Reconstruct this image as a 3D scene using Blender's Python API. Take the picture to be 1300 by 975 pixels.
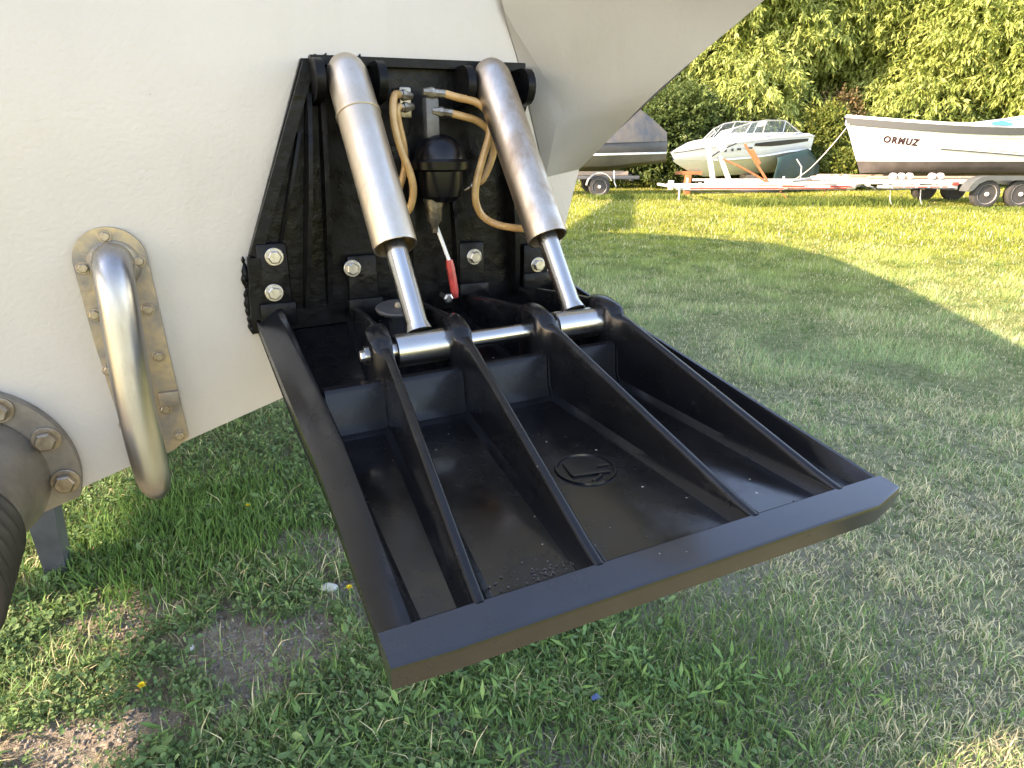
import bpy, bmesh, math, random
import numpy as np
from mathutils import Vector, Matrix

for o in list(bpy.data.objects):
    bpy.data.objects.remove(o)
scene = bpy.context.scene
COL = scene.collection
RNG = np.random.default_rng(7)
random.seed(7)

# ------------------------------------------------------------------ camera
CAM_H = 1.4
PITCH = math.atan(300.5 / 850)
cd = bpy.data.cameras.new('camera')
cam = bpy.data.objects.new('camera', cd)
COL.objects.link(cam)
cam.location = (0, 0, CAM_H)
cam.rotation_euler = (math.radians(90) - PITCH, 0, 0)
cd.sensor_width = 36
cd.lens = 36 * 850 / 1300
cd.clip_start = 0.02
cd.clip_end = 2000
scene.camera = cam

# ------------------------------------------------------------------ light
SUN_EL = math.radians(25)
SUN_D = Vector((0.92, 0.39, -math.tan(SUN_EL))).normalized()
world = bpy.data.worlds.new('World')
scene.world = world
world.use_nodes = True
nt = world.node_tree
sky = nt.nodes.new('ShaderNodeTexSky')
sky.sky_type = 'NISHITA'
sky.sun_disc = False
sky.sun_elevation = SUN_EL
sky.sun_rotation = math.atan2(-SUN_D.x, -SUN_D.y)
sky.dust_density = .4
sky.ozone_density = 1.6
bg = nt.nodes['Background']
nt.links.new(sky.outputs[0], bg.inputs[0])
bg.inputs[1].default_value = 0.15
sl = bpy.data.lights.new('sun', 'SUN')
sl.energy = 2.7
sl.angle = math.radians(0.5)
sl.color = (1.0, 0.90, 0.74)
sun = bpy.data.objects.new('sun', sl)
COL.objects.link(sun)
sun.rotation_euler = SUN_D.to_track_quat('-Z', 'Y').to_euler()
scene.view_settings.view_transform = 'Standard'
scene.view_settings.look = 'None'
scene.view_settings.gamma = 1
scene.view_settings.exposure = 2.68
scene.view_settings.use_white_balance = True          # camera balanced for open shade
scene.view_settings.white_balance_temperature = 8100
scene.view_settings.white_balance_tint = 22

# ------------------------------------------------------------------ helpers
def tag(o, label=None, cat=None, group=None, kind=None):
    if label: o['label'] = label
    if cat: o['category'] = cat
    if group: o['group'] = group
    if kind: o['kind'] = kind
    return o

def empty(name, loc=(0, 0, 0), label=None, cat=None, group=None, mat=None):
    o = bpy.data.objects.new(name, None)
    o.empty_display_size = 0.05
    COL.objects.link(o)
    if mat is not None: o.matrix_world = mat
    else: o.location = loc
    tag(o, label, cat, group)
    return o

def finish(me, angle=35):
    if angle is None: return
    bm = bmesh.new(); bm.from_mesh(me)
    bmesh.ops.recalc_face_normals(bm, faces=bm.faces)
    a = math.radians(angle)
    for f in bm.faces: f.smooth = True
    for e in bm.edges:
        if len(e.link_faces) == 2:
            if e.calc_face_angle(0) > a: e.smooth = False
    bm.to_mesh(me); bm.free()

class MB:
    """collects shapes, builds ONE mesh object"""
    def __init__(s): s.v = []; s.f = []
    def add(s, vs, fs):
        o = len(s.v); s.v += [tuple(p) for p in vs]
        s.f += [tuple(i + o for i in f) for f in fs]; return s
    def box(s, x0, x1, y0, y1, z0, z1, bev=0):
        if bev:
            bm = bmesh.new()
            bmesh.ops.create_cube(bm, size=1)
            for p in bm.verts:
                p.co = (x0 + (p.co.x + .5) * (x1 - x0), y0 + (p.co.y + .5) * (y1 - y0), z0 + (p.co.z + .5) * (z1 - z0))
            bmesh.ops.bevel(bm, geom=bm.edges[:] , offset=bev, segments=2, affect='EDGES', profile=.5)
            bm.verts.index_update()
            s.add([p.co.copy() for p in bm.verts], [[q.index for q in f.verts] for f in bm.faces]); bm.free(); return s
        return s.add([(x0,y0,z0),(x1,y0,z0),(x1,y1,z0),(x0,y1,z0),(x0,y0,z1),(x1,y0,z1),(x1,y1,z1),(x0,y1,z1)],
                     [(0,3,2,1),(4,5,6,7),(0,1,5,4),(1,2,6,5),(2,3,7,6),(3,0,4,7)])
    def bar(s, a, b, w, h, up=(0, 0, 1)):
        a = Vector(a); b = Vector(b); d = (b - a).normalized(); u = Vector(up)
        if abs(d.dot(u)) > .95: u = Vector((1, 0, 0))
        x = d.cross(u).normalized() * w / 2; y = x.cross(d).normalized() * h / 2
        vs = [p + sx * x + sy * y for p in (a, b) for sx, sy in ((-1,-1),(1,-1),(1,1),(-1,1))]
        return s.add(vs, [(0,1,2,3),(7,6,5,4),(0,4,5,1),(1,5,6,2),(2,6,7,3),(3,7,4,0)])
    def tube(s, path, r, n=10, caps=True, smooth=0):
        P = [Vector(p) for p in path]
        if smooth: P = catmull(P, smooth)
        R = r if isinstance(r, (list, tuple)) else [r] * len(P)
        if len(R) != len(P):
            R = list(np.interp(np.linspace(0, 1, len(P)), np.linspace(0, 1, len(R)), R))
        base = len(s.v); ref = None
        for i, p in enumerate(P):
            d = (P[min(i + 1, len(P) - 1)] - P[max(i - 1, 0)]).normalized()
            if ref is None:
                ref = d.cross(Vector((0, 0, 1)) if abs(d.z) < .9 else Vector((1, 0, 0))).normalized()
            ref = (ref - d * ref.dot(d)).normalized(); b = d.cross(ref)
            for k in range(n):
                a = 2 * math.pi * k / n
                s.v.append(tuple(p + (ref * math.cos(a) + b * math.sin(a)) * R[i]))
        for i in range(len(P) - 1):
            for k in range(n):
                k2 = (k + 1) % n
                s.f.append((base + i*n + k, base + i*n + k2, base + (i+1)*n + k2, base + (i+1)*n + k))
        if caps:
            s.f.append(tuple(base + k for k in reversed(range(n))))
            s.f.append(tuple(base + (len(P)-1)*n + k for k in range(n)))
        return s
    def lathe(s, org, axis, prof, n=24, cap0=True, cap1=True):
        org = Vector(org); d = Vector(axis).normalized()
        x = d.cross(Vector((0, 0, 1)) if abs(d.z) < .9 else Vector((1, 0, 0))).normalized(); y = d.cross(x)
        base = len(s.v)
        for (t, r) in prof:
            for k in range(n):
                a = 2 * math.pi * k / n
                s.v.append(tuple(org + d * t + (x * math.cos(a) + y * math.sin(a)) * r))
        for i in range(len(prof) - 1):
            for k in range(n):
                k2 = (k + 1) % n
                s.f.append((base + i*n + k, base + i*n + k2, base + (i+1)*n + k2, base + (i+1)*n + k))
        if cap0: s.f.append(tuple(base + k for k in reversed(range(n))))
        if cap1: s.f.append(tuple(base + (len(prof)-1)*n + k for k in range(n)))
        return s
    def prism(s, poly, to3, t0, t1):
        """poly: 2-D outline, to3(a, b, t) -> 3-D point"""
        n = len(poly)
        vs = [to3(a, b, t0) for a, b in poly] + [to3(a, b, t1) for a, b in poly]
        fs = [tuple(range(n))[::-1], tuple(range(n, 2*n))] + [(i, (i+1) % n, n + (i+1) % n, n + i) for i in range(n)]
        return s.add(vs, fs)
    def loft(s, secs, closed=False, cap=False):
        base = len(s.v); m = len(secs[0])
        for q in secs: s.v += [tuple(p) for p in q]
        for i in range(len(secs) - 1):
            for k in range(m if closed else m - 1):
                k2 = (k + 1) % m
                s.f.append((base + i*m + k, base + i*m + k2, base + (i+1)*m + k2, base + (i+1)*m + k))
        if cap:
            s.f.append(tuple(base + k for k in reversed(range(m))))
            s.f.append(tuple(base + (len(secs)-1)*m + k for k in range(m)))
        return s
    def mesh(s, name, angle=35):
        me = bpy.data.meshes.new(name)
        me.from_pydata(s.v, [], s.f); me.update()
        finish(me, angle); return me
    def build(s, name, mat, parent=None, angle=35):
        me = s.mesh(name, angle)
        return link(name, me, mat, parent)

def link(name, me, mat, parent=None):
    if mat is not None and not me.materials: me.materials.append(mat)
    o = bpy.data.objects.new(name, me)
    COL.objects.link(o)
    if parent: o.parent = parent
    return o

def catmull(P, k):
    out = []
    Q = [P[0]*2 - P[1]] + P + [P[-1]*2 - P[-2]]
    for i in range(1, len(Q) - 2):
        for j in range(k):
            t = j / k
            a, b, c, d = Q[i-1], Q[i], Q[i+1], Q[i+2]
            out.append(.5 * ((2*b) + (c - a)*t + (2*a - 5*b + 4*c - d)*t*t + (3*b - a - 3*c + d)*t**3))
    out.append(P[-1]); return out

def fast_mesh(name, V, F, mat, parent=None, colors=None, normals_up=False):
    """V (n,3) array, F (m,k) array of equal-size faces"""
    me = bpy.data.meshes.new(name)
    n, (m, k) = len(V), F.shape
    me.vertices.add(n); me.vertices.foreach_set('co', V.astype(np.float32).ravel())
    me.loops.add(m * k); me.loops.foreach_set('vertex_index', F.astype(np.int32).ravel())
    me.polygons.add(m); me.polygons.foreach_set('loop_start', (np.arange(m) * k).astype(np.int32))
    if colors is not None:
        at = me.color_attributes.new('tint', 'FLOAT_COLOR', 'POINT')
        at.data.foreach_set('color', np.c_[colors, np.ones(n)].astype(np.float32).ravel())
    me.update(calc_edges=True); me.validate()
    return link(name, me, mat, parent)

# ------------------------------------------------------------------ materials
def mat(name, col, rough=.5, metal=0, var=0, vscale=8, bump=0, bscale=60, col2=None, coat=0, spec=.5,
        rvar=0, detail=5, bdist=.002, stretch=None):
    m = bpy.data.materials.new(name); m.use_nodes = True
    t = m.node_tree; b = t.nodes['Principled BSDF']
    b.inputs['Base Color'].default_value = (*col, 1)
    b.inputs['Roughness'].default_value = rough
    b.inputs['Metallic'].default_value = metal
    b.inputs['Coat Weight'].default_value = coat
    b.inputs['Coat Roughness'].default_value = .12
    b.inputs['Specular IOR Level'].default_value = spec
    tc = t.nodes.new('ShaderNodeTexCoord'); src = tc.outputs['Object']
    if stretch:
        mp = t.nodes.new('ShaderNodeMapping'); mp.inputs['Scale'].default_value = stretch
        t.links.new(src, mp.inputs[0]); src = mp.outputs[0]
    if var or col2:
        n = t.nodes.new('ShaderNodeTexNoise'); n.inputs['Scale'].default_value = vscale
        n.inputs['Detail'].default_value = detail; n.inputs['Roughness'].default_value = .65
        t.links.new(src, n.inputs['Vector'])
        r = t.nodes.new('ShaderNodeValToRGB')
        r.color_ramp.elements[0].position = .36; r.color_ramp.elements[1].position = .66
        c2 = col2 or tuple(max(0, c * (1 - var)) for c in col)
        r.color_ramp.elements[0].color = (*c2, 1); r.color_ramp.elements[1].color = (*col, 1)
        t.links.new(n.outputs['Fac'], r.inputs[0]); t.links.new(r.outputs[0], b.inputs['Base Color'])
        if rvar:
            mr = t.nodes.new('ShaderNodeMapRange')
            mr.inputs[1].default_value = .35; mr.inputs[2].default_value = .65
            mr.inputs[3].default_value = min(1, rough + rvar); mr.inputs[4].default_value = max(.02, rough - rvar * .3)
            t.links.new(n.outputs['Fac'], mr.inputs[0]); t.links.new(mr.outputs[0], b.inputs['Roughness'])
    if bump:
        n2 = t.nodes.new('ShaderNodeTexNoise'); n2.inputs['Scale'].default_value = bscale
        n2.inputs['Detail'].default_value = 4
        t.links.new(src, n2.inputs['Vector'])
        bp = t.nodes.new('ShaderNodeBump'); bp.inputs['Strength'].default_value = bump
        bp.inputs['Distance'].default_value = bdist
        t.links.new(n2.outputs['Fac'], bp.inputs['Height']); t.links.new(bp.outputs[0], b.inputs['Normal'])
    return m

def add_specks(m, col, scale, thr, rough=.8):
    """sparse dust / dirt flecks on a material"""
    t = m.node_tree; b = t.nodes['Principled BSDF']
    tc = t.nodes.new('ShaderNodeTexCoord')
    v = t.nodes.new('ShaderNodeTexVoronoi'); v.inputs['Scale'].default_value = scale
    t.links.new(tc.outputs['Object'], v.inputs['Vector'])
    sep = t.nodes.new('ShaderNodeSeparateColor'); t.links.new(v.outputs['Color'], sep.inputs[0])
    mul = t.nodes.new('ShaderNodeMath'); mul.operation = 'MULTIPLY_ADD'
    t.links.new(sep.outputs[0], mul.inputs[0]); mul.inputs[1].default_value = .55; mul.inputs[2].default_value = -.55 + thr
    lt = t.nodes.new('ShaderNodeMath'); lt.operation = 'LESS_THAN'
    t.links.new(v.outputs['Distance'], lt.inputs[0]); t.links.new(mul.outputs[0], lt.inputs[1])
    for inp, val in (('Base Color', (*col, 1)), ('Roughness', (rough,) * 3 + (1,))):
        mx = t.nodes.new('ShaderNodeMix'); mx.data_type = 'RGBA'
        t.links.new(lt.outputs[0], mx.inputs['Factor'])
        L = b.inputs[inp].links
        if L: t.links.new(L[0].from_socket, mx.inputs['A'])
        else:
            d = b.inputs[inp].default_value
            mx.inputs['A'].default_value = tuple(d) if inp == 'Base Color' else (d, d, d, 1)
        mx.inputs['B'].default_value = val
        t.links.new(mx.outputs['Result'], b.inputs[inp])
    return m

def add_stain(m, col, fac, scale, stretch, lo=.55, hi=.75):
    """broad soft stains or a dust film with a shape of their own"""
    t = m.node_tree; b = t.nodes['Principled BSDF']
    tc = t.nodes.new('ShaderNodeTexCoord'); mp = t.nodes.new('ShaderNodeMapping'); mp.inputs['Scale'].default_value = stretch
    t.links.new(tc.outputs['Object'], mp.inputs[0])
    n = t.nodes.new('ShaderNodeTexNoise'); n.inputs['Scale'].default_value = scale; n.inputs['Detail'].default_value = 8; n.inputs['Roughness'].default_value = .7
    t.links.new(mp.outputs[0], n.inputs['Vector'])
    mr = t.nodes.new('ShaderNodeMapRange'); mr.inputs[1].default_value = lo; mr.inputs[2].default_value = hi; mr.inputs[3].default_value = 0; mr.inputs[4].default_value = fac
    t.links.new(n.outputs['Fac'], mr.inputs[0])
    mx = t.nodes.new('ShaderNodeMix'); mx.data_type = 'RGBA'; t.links.new(mr.outputs[0], mx.inputs['Factor'])
    t.links.new(b.inputs['Base Color'].links[0].from_socket, mx.inputs['A']); mx.inputs['B'].default_value = (*col, 1)
    t.links.new(mx.outputs['Result'], b.inputs['Base Color'])
    return m

def leafmat(name, trans=.35, rough=.55, spec=.3):
    m = bpy.data.materials.new(name); m.use_nodes = True
    t = m.node_tree; b = t.nodes['Principled BSDF']
    a = t.nodes.new('ShaderNodeAttribute'); a.attribute_name = 'tint'
    t.links.new(a.outputs['Color'], b.inputs['Base Color'])
    b.inputs['Roughness'].default_value = rough; b.inputs['Specular IOR Level'].default_value = spec
    tr = t.nodes.new('ShaderNodeBsdfTranslucent'); t.links.new(a.outputs['Color'], tr.inputs[0])
    mx = t.nodes.new('ShaderNodeMixShader'); mx.inputs[0].default_value = trans
    t.links.new(b.outputs[0], mx.inputs[1]); t.links.new(tr.outputs[0], mx.inputs[2])
    t.links.new(mx.outputs[0], t.nodes['Material Output'].inputs[0])
    return m

M = {}
M['hull'] = add_specks(mat('white_hull_paint', (.475, .430, .378), .34, var=.09, vscale=2.2, bump=.5, bscale=150, bdist=.0014, spec=.5, coat=.25), (.36, .29, .20), 20, .06)
M['hull_quarter'] = add_specks(mat('shaded_hull_paint', (.33, .315, .285), .40, var=.12, vscale=2.2, bump=.3, bscale=150, bdist=.0014), (.36, .29, .20), 20, .05)  # hull paint toned darker, puts the quarter's shade into its colour
M['hull_bottom'] = mat('hull_bottom_paint', (.55, .54, .52), .6, var=.15, bump=.3)
M['tab'] = add_specks(mat('black_gelcoat', (.005, .005, .0055), .16, var=.35, vscale=9, bump=.05, bscale=40, rvar=.22, spec=.5, bdist=.002, coat=.25), (.35, .31, .25), 75, .11)
M['tab_rib'] = add_specks(mat('black_gelcoat_rib', (.008, .008, .009), .20, var=.35, vscale=20, bump=.06, bscale=60, rvar=.10, bdist=.0015, spec=.28), (.3, .28, .24), 70, .06)
M['tab_lip'] = add_specks(mat('black_gelcoat_worn_lip', (.006, .006, .007), .20, var=.4, vscale=18, bump=.07, bscale=90, rvar=.10, spec=.5, bdist=.001, coat=.6), (.30, .27, .22), 90, .07)
M['tar'] = mat('black_bitumen_paint', (.0025, .0025, .003), .30, col2=(.006, .0058, .0055), vscale=26, spec=.16, bump=.55, bscale=55, bdist=.003, rvar=.18)
M['steel'] = mat('stainless_steel', (.56, .54, .50), .20, 1, var=.25, vscale=9, bump=.05, bscale=200, rvar=.14, stretch=(1, 1, 1))
M['steel_dull'] = mat('weathered_stainless_barrel', (.70, .62, .51), .33, 1, col2=(.56, .47, .36), vscale=22, bump=.06, bscale=120, rvar=.14, stretch=(1, 1, .12))
M['steel_dark'] = mat('grimy_stainless_barrel', (.60, .53, .44), .34, 1, col2=(.36, .28, .21), vscale=24, bump=.12, bscale=90, rvar=.22, stretch=(1, 1, .22))
M['bolt'] = mat('bolt_steel', (.60, .57, .53), .36, 1, var=.4, vscale=60, bump=.1)
M['bolt_brown'] = mat('tarnished_bolt', (.40, .34, .27), .42, .9, col2=(.24, .19, .14), vscale=70, bump=.2)
M['steel_pipe'] = mat('brushed_pipe_steel', (.47, .465, .46), .26, 1, col2=(.33, .31, .285), vscale=16, bump=.08, bscale=160, rvar=.14, stretch=(1, 1, .15))
M['bronze'] = mat('weathered_bronze', (.43, .33, .20), .5, .7, col2=(.26, .235, .20), vscale=22, bump=.35, bscale=120, rvar=.2)
M['flange'] = mat('grey_brown_flange', (.27, .24, .20), .42, .55, col2=(.17, .145, .12), vscale=16, bump=.25, bscale=90, rvar=.15)
M['rubber'] = mat('black_rubber', (.022, .019, .017), .5, bump=.2, var=.4, vscale=30)
M['hose'] = mat('amber_hose', (.50, .31, .13), .34, col2=(.36, .20, .075), vscale=35, bump=.1, bscale=120)
M['fitting'] = mat('steel_fitting', (.42, .38, .31), .38, .9, col2=(.22, .18, .13), vscale=60, bump=.4, bscale=150)
M['greyplastic'] = mat('grey_fitting', (.13, .125, .12), .45, .3, var=.4, vscale=40, bump=.3)
M['blackplastic'] = mat('black_canister', (.004, .004, .005), .28, spec=.3, var=.3, bump=.15, bscale=40)
M['red'] = mat('red_sleeve', (.55, .06, .05), .4, var=.4, vscale=60, bump=.2)
M['white_rod'] = mat('white_rod', (.72, .70, .68), .4)
M['disc'] = mat('grey_disc', (.06, .058, .055), .5, var=.4, vscale=40, bump=.3)
M['stand'] = mat('blue_grey_paint', (.065, .07, .08), .55, var=.4, vscale=9, bump=.3)
M['concrete'] = mat('concrete', (.30, .30, .295), .85, var=.35, vscale=12, bump=.6, bscale=50)
M['wood'] = mat('weathered_timber', (.42, .34, .27), .8, col2=(.30, .22, .16), vscale=12, bump=.4, stretch=(1, 8, 8))
M['gel_white'] = mat('white_boat_gelcoat', (.80, .80, .78), .3, var=.05)
M['gel_cream'] = mat('cream_boat_bottom', (.72, .70, .58), .4, var=.1)
M['antifoul'] = mat('dark_antifouling', (.10, .085, .075), .65, var=.4, vscale=3)
M['rail_grey'] = mat('grey_rubbing_rail', (.085, .09, .095), .5)
M['boat_dark'] = mat('dark_grey_boat_hull', (.055, .052, .05), .35, var=.3, vscale=2)
M['olive'] = mat('olive_boat_bottom', (.14, .13, .10), .6, var=.3, vscale=2)
M['tarp_grey'] = mat('grey_blue_tarpaulin', (.055, .065, .075), .55, col2=(.12, .105, .08), vscale=1.2, bump=.5, bscale=4, bdist=.05)
M['tarp_green'] = mat('dark_green_tarpaulin', (.02, .055, .048), .5, var=.3, vscale=2, bump=.6, bscale=4, bdist=.05)
M['tarp_blue'] = mat('blue_tarpaulin', (.05, .27, .52), .4, var=.2, vscale=4)
M['galv'] = mat('galvanised_steel', (.62, .61, .59), .42, .35, var=.25, vscale=5)
M['trailer_white'] = mat('white_trailer_paint', (.74, .73, .70), .45, var=.15, vscale=5)
M['stripe_red'] = mat('red_reflector', (.62, .06, .04), .35)
M['rust'] = mat('rusty_orange_steel', (.42, .16, .06), .7, col2=(.28, .11, .05), vscale=8)
M['tyre'] = mat('tyre_rubber', (.05, .048, .045), .8, var=.3, vscale=10)
M['rim'] = mat('pale_wheel_rim', (.72, .70, .66), .45, .3, var=.2, vscale=10)
M['mudguard'] = mat('grey_mudguard', (.085, .095, .095), .4, var=.2, vscale=3)
M['roller'] = mat('pale_rubber_roller', (.62, .52, .47), .6, var=.2)
M['stripe_dark'] = mat('dark_hull_stripe', (.03, .03, .035), .35)
M['letters'] = mat('dark_lettering', (.03, .012, .014), .5)
M['bark'] = mat('tree_bark', (.10, .075, .05), .9, var=.5, vscale=4, bump=.8, bscale=10, bdist=.05)
M['leaf'] = leafmat('willow_leaf', .34, .5, .35)
M['grass'] = leafmat('grass_blade', .32, .6, .18)
M['stone'] = mat('gravel_stone', (.33, .31, .29), .85, col2=(.20, .18, .16), vscale=9)
M['clod'] = mat('earth_crumb', (.27, .225, .185), .95, col2=(.16, .13, .10), vscale=30, bump=.5)
M['grit'] = mat('brown_grey_grit', (.13, .115, .10), .9, col2=(.05, .045, .04), vscale=300)
M['shell'] = mat('pale_stone', (.62, .62, .58), .6, var=.2, vscale=40)
M['petal'] = mat('yellow_petal', (.80, .62, .02), .6)
M['scrap'] = mat('blue_plastic_scrap', (.06, .10, .28), .4)
gm = bpy.data.materials.new('clear_windscreen'); gm.use_nodes = True
gb = gm.node_tree.nodes['Principled BSDF']
gb.inputs['Base Color'].default_value = (.75, .85, .82, 1); gb.inputs['Roughness'].default_value = .05
gb.inputs['Transmission Weight'].default_value = .9; gb.inputs['IOR'].default_value = 1.1
M['glass'] = gm

add_stain(M['hull'], (.34, .30, .24), .30, 9, (1, 1, .18), .56, .80)
add_stain(M['hull'], (.28, .24, .18), .35, 45, (1, 1, .5), .66, .80)
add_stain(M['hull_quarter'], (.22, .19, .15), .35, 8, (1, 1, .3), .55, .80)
add_stain(M['tab'], (.06, .053, .045), .16, 11, (1, .5, 1), .50, .75)
add_stain(M['tab_rib'], (.07, .066, .06), .30, 30, (1, .3, 1), .56, .78)
add_stain(M['tab_lip'], (.06, .055, .05), .15, 40, (.25, 1, 1), .54, .75)
add_stain(M['steel_dull'], (.26, .19, .12), .40, 30, (1, 1, .3), .58, .74)
add_stain(M['steel_dark'], (.15, .10, .065), .55, 26, (1, 1, .3), .54, .72)
add_stain(M['steel_pipe'], (.24, .17, .10), .5, 28, (1, 1, .25), .58, .76)

def mat_ground():
    m = bpy.data.materials.new('lawn_soil'); m.use_nodes = True
    t = m.node_tree; b = t.nodes['Principled BSDF']; b.inputs['Roughness'].default_value = .95
    b.inputs['Specular IOR Level'].default_value = .15
    tc = t.nodes.new('ShaderNodeTexCoord')
    def noise(s, d=6):
        n = t.nodes.new('ShaderNodeTexNoise'); n.inputs['Scale'].default_value = s; n.inputs['Detail'].default_value = d
        n.inputs['Roughness'].default_value = .65
        t.links.new(tc.outputs['Object'], n.inputs['Vector']); return n.outputs['Fac']
    def ramp(f, a, b_, c0, c1):
        r = t.nodes.new('ShaderNodeValToRGB'); e = r.color_ramp.elements
        e[0].position = a; e[1].position = b_; e[0].color = (*c0, 1); e[1].color = (*c1, 1)
        t.links.new(f, r.inputs[0]); return r.outputs[0]
    def mix(f, a, b_):
        x = t.nodes.new('ShaderNodeMix'); x.data_type = 'RGBA'
        if hasattr(f, 'links'): t.links.new(f, x.inputs['Factor'])
        t.links.new(a, x.inputs['A']); t.links.new(b_, x.inputs['B']); return x.outputs['Result']
    soil = ramp(noise(30), .3, .7, (.15, .125, .10), (.34, .30, .255))
    thatch = ramp(noise(18), .32, .68, (.06, .07, .03), (.34, .32, .20))
    green = ramp(noise(1.3), .3, .7, (.17, .21, .035), (.30, .30, .06))
    # soil prevails in the trodden area close to the boat
    dist = t.nodes.new('ShaderNodeVectorMath'); dist.operation = 'DISTANCE'
    t.links.new(tc.outputs['Object'], dist.inputs[0]); dist.inputs[1].default_value = (-.7, 1.7, 0)
    mr = t.nodes.new('ShaderNodeMapRange'); mr.inputs[1].default_value = .9; mr.inputs[2].default_value = 2.4
    t.links.new(dist.outputs['Value'], mr.inputs[0])
    far = t.nodes.new('ShaderNodeMapRange'); far.inputs[1].default_value = 3; far.inputs[2].default_value = 8
    t.links.new(dist.outputs['Value'], far.inputs[0])
    green = mix(ramp(noise(2.2), .52, .70, (0, 0, 0), (.55, .55, .55)), green, ramp(noise(9), .3, .7, (.22, .19, .10), (.36, .32, .17)))
    c = mix(mr.outputs[0], soil, thatch); c = mix(far.outputs[0], c, green)
    t.links.new(c, b.inputs['Base Color'])
    bp = t.nodes.new('ShaderNodeBump'); bp.inputs['Strength'].default_value = .8; bp.inputs['Distance'].default_value = .02
    t.links.new(noise(40), bp.inputs['Height']); t.links.new(bp.outputs[0], b.inputs['Normal'])
    return m
M['ground'] = mat_ground()

# ------------------------------------------------------------------ frames of the boat and of the tab
U = Vector((.907, .42, .028)).normalized()
W = Vector((.031, -.134, .991)); W = (W - U * W.dot(U)).normalized()
Fw = W.cross(U)                                   # tab: x = U, y = forward (under the boat), z = W
ORG = Vector((-.379, .995, 1.147))
TABM = Matrix(((U.x, Fw.x, W.x, ORG.x), (U.y, Fw.y, W.y, ORG.y), (U.z, Fw.z, W.z, ORG.z), (0, 0, 0, 1)))
Uh = Vector((U.x, U.y, 0)).normalized(); Fh = Vector((-Uh.y, Uh.x, 0))
BOATM = Matrix(((Uh.x, Fh.x, 0, ORG.x), (Uh.y, Fh.y, 0, ORG.y), (0, 0, 1, 0), (0, 0, 0, 1)))   # x = across, y = forward, z = height
BINV = BOATM.inverted()
def T(u, z, n=0): return Vector((u, -n, z))        # boat frame, n = distance aft of the transom
def tab(u, v, w): return Vector((u, -v, w))        # tab frame, v = distance aft of the hinge
def tab2boat(u, v, w): return BINV @ (TABM @ tab(u, v, w))

# ------------------------------------------------------------------ ground
gb_ = MB()
gb_.add([(-300, -300, 0), (300, -300, 0), (300, 300, 0), (-300, 300, 0)], [(0, 1, 2, 3)])
g = gb_.build('ground', M['ground'], angle=None); tag(g, kind='structure')

# ------------------------------------------------------------------ the yacht
yacht = empty('motor_yacht', label='large white motor yacht hull seen from its stern, filling the upper left', cat='boat', mat=BOATM)
KU, KZ = -.60, .824
def hull_sections():
    secs = []
    for y, k, H, kz in ((0, 1, 1.95, 0), (1.65, 1.0, 1.98, 0), (3.7, 1.0, 2.62, 0), (5.5, .98, 3.1, .02), (6.9, .93, 3.3, .06), (8.3, .72, 3.1, .25), (9.3, .42, 2.9, .6), (10.2, .03, 2.95, 1.5)):
        half = [(0, KZ + kz), (1.097 * k, 1.18 + kz), (1.146 * k, 1.364 + kz * .9), (1.50 * k, 1.64 + kz * .7 if y else 1.64), (1.62 * k, max(H, 1.95))]
        pts = [(KU - a, y, z) for a, z in reversed(half)] + [(KU + a, y, z) for a, z in half[1:]]
        secs.append(pts)
    return secs
hs = hull_sections()
hb = MB()
# start the shell a hair behind the transom face
hs0 = [(KU + (p[0] - KU) * .999, .004, p[2] + (.001 if p[2] < 1.9 else -.002)) for p in hs[0]]
hb.loft([hs0] + hs[1:])
hb.build('hull_shell', M['hull'], yacht, 28)
dk = MB()
for a, b in zip(hs[:-1], hs[1:]):
    dk.add([a[0], a[-1], b[-1], b[0]], [(0, 1, 2, 3)])
dk.build('deck', M['gel_white'], yacht, 20)
# transom: flat main face, a darker return along a crease, and the flared quarter standing aft of it
tf = MB()
main = [T(KU, KZ), T(.012, 1.0223), T(.484, 1.1745), T(.49, 1.22), T(.500, 1.265), T(.480, 1.352), T(.427, 1.532), T(.408, 1.581), T(.404, 1.95), T(-2.22, 1.95), T(-2.10, 1.64), T(-1.746, 1.364), T(-1.697, 1.18)]
tf.add(main, [tuple(range(len(main)))])
tf.build('transom', M['hull'], yacht, None)
q = MB()
q.add([T(.484, 1.1745, .001), T(.497, 1.18, .001), T(.546, 1.364, .001), T(.480, 1.352, .001), T(.500, 1.265, .001), T(.49, 1.22, .001)], [(0, 1, 2, 3, 4, 5)])
q.build('chine_strip', M['hull'], yacht, None)
q = MB()
A = [T(.480, 1.352, .002), T(.427, 1.532, .002), T(.408, 1.581, .002), T(.399, 1.60, .010), T(.486, 1.468, .034), T(.484, 1.427, .026)]
lc = catmull([A[0], A[5], A[4], A[3], T(.397, 1.66, .020), T(.396, 1.70, .030)], 4)
cr = [A[0].lerp(A[1], t / 8) for t in range(9)] + [A[1].lerp(A[2], t / 4) for t in range(1, 5)]
q.loft([[c_, c_.lerp(a, .5), a] for c_, a in zip(cr, lc[:13])])
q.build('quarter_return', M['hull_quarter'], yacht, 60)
q = MB()
B = [None, T(.546, 1.364, .002), T(.574, 1.4265, .075), T(.600, 1.487, .15), T(.680, 1.591, .26), T(.715, 1.66, .35), T(.722, 1.70, .345)]
rc_ = catmull(B[1:], 4)
q.loft([[a.lerp(c_, t / 10) for t in range(11)] for a, c_ in zip(lc, rc_)])
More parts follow.
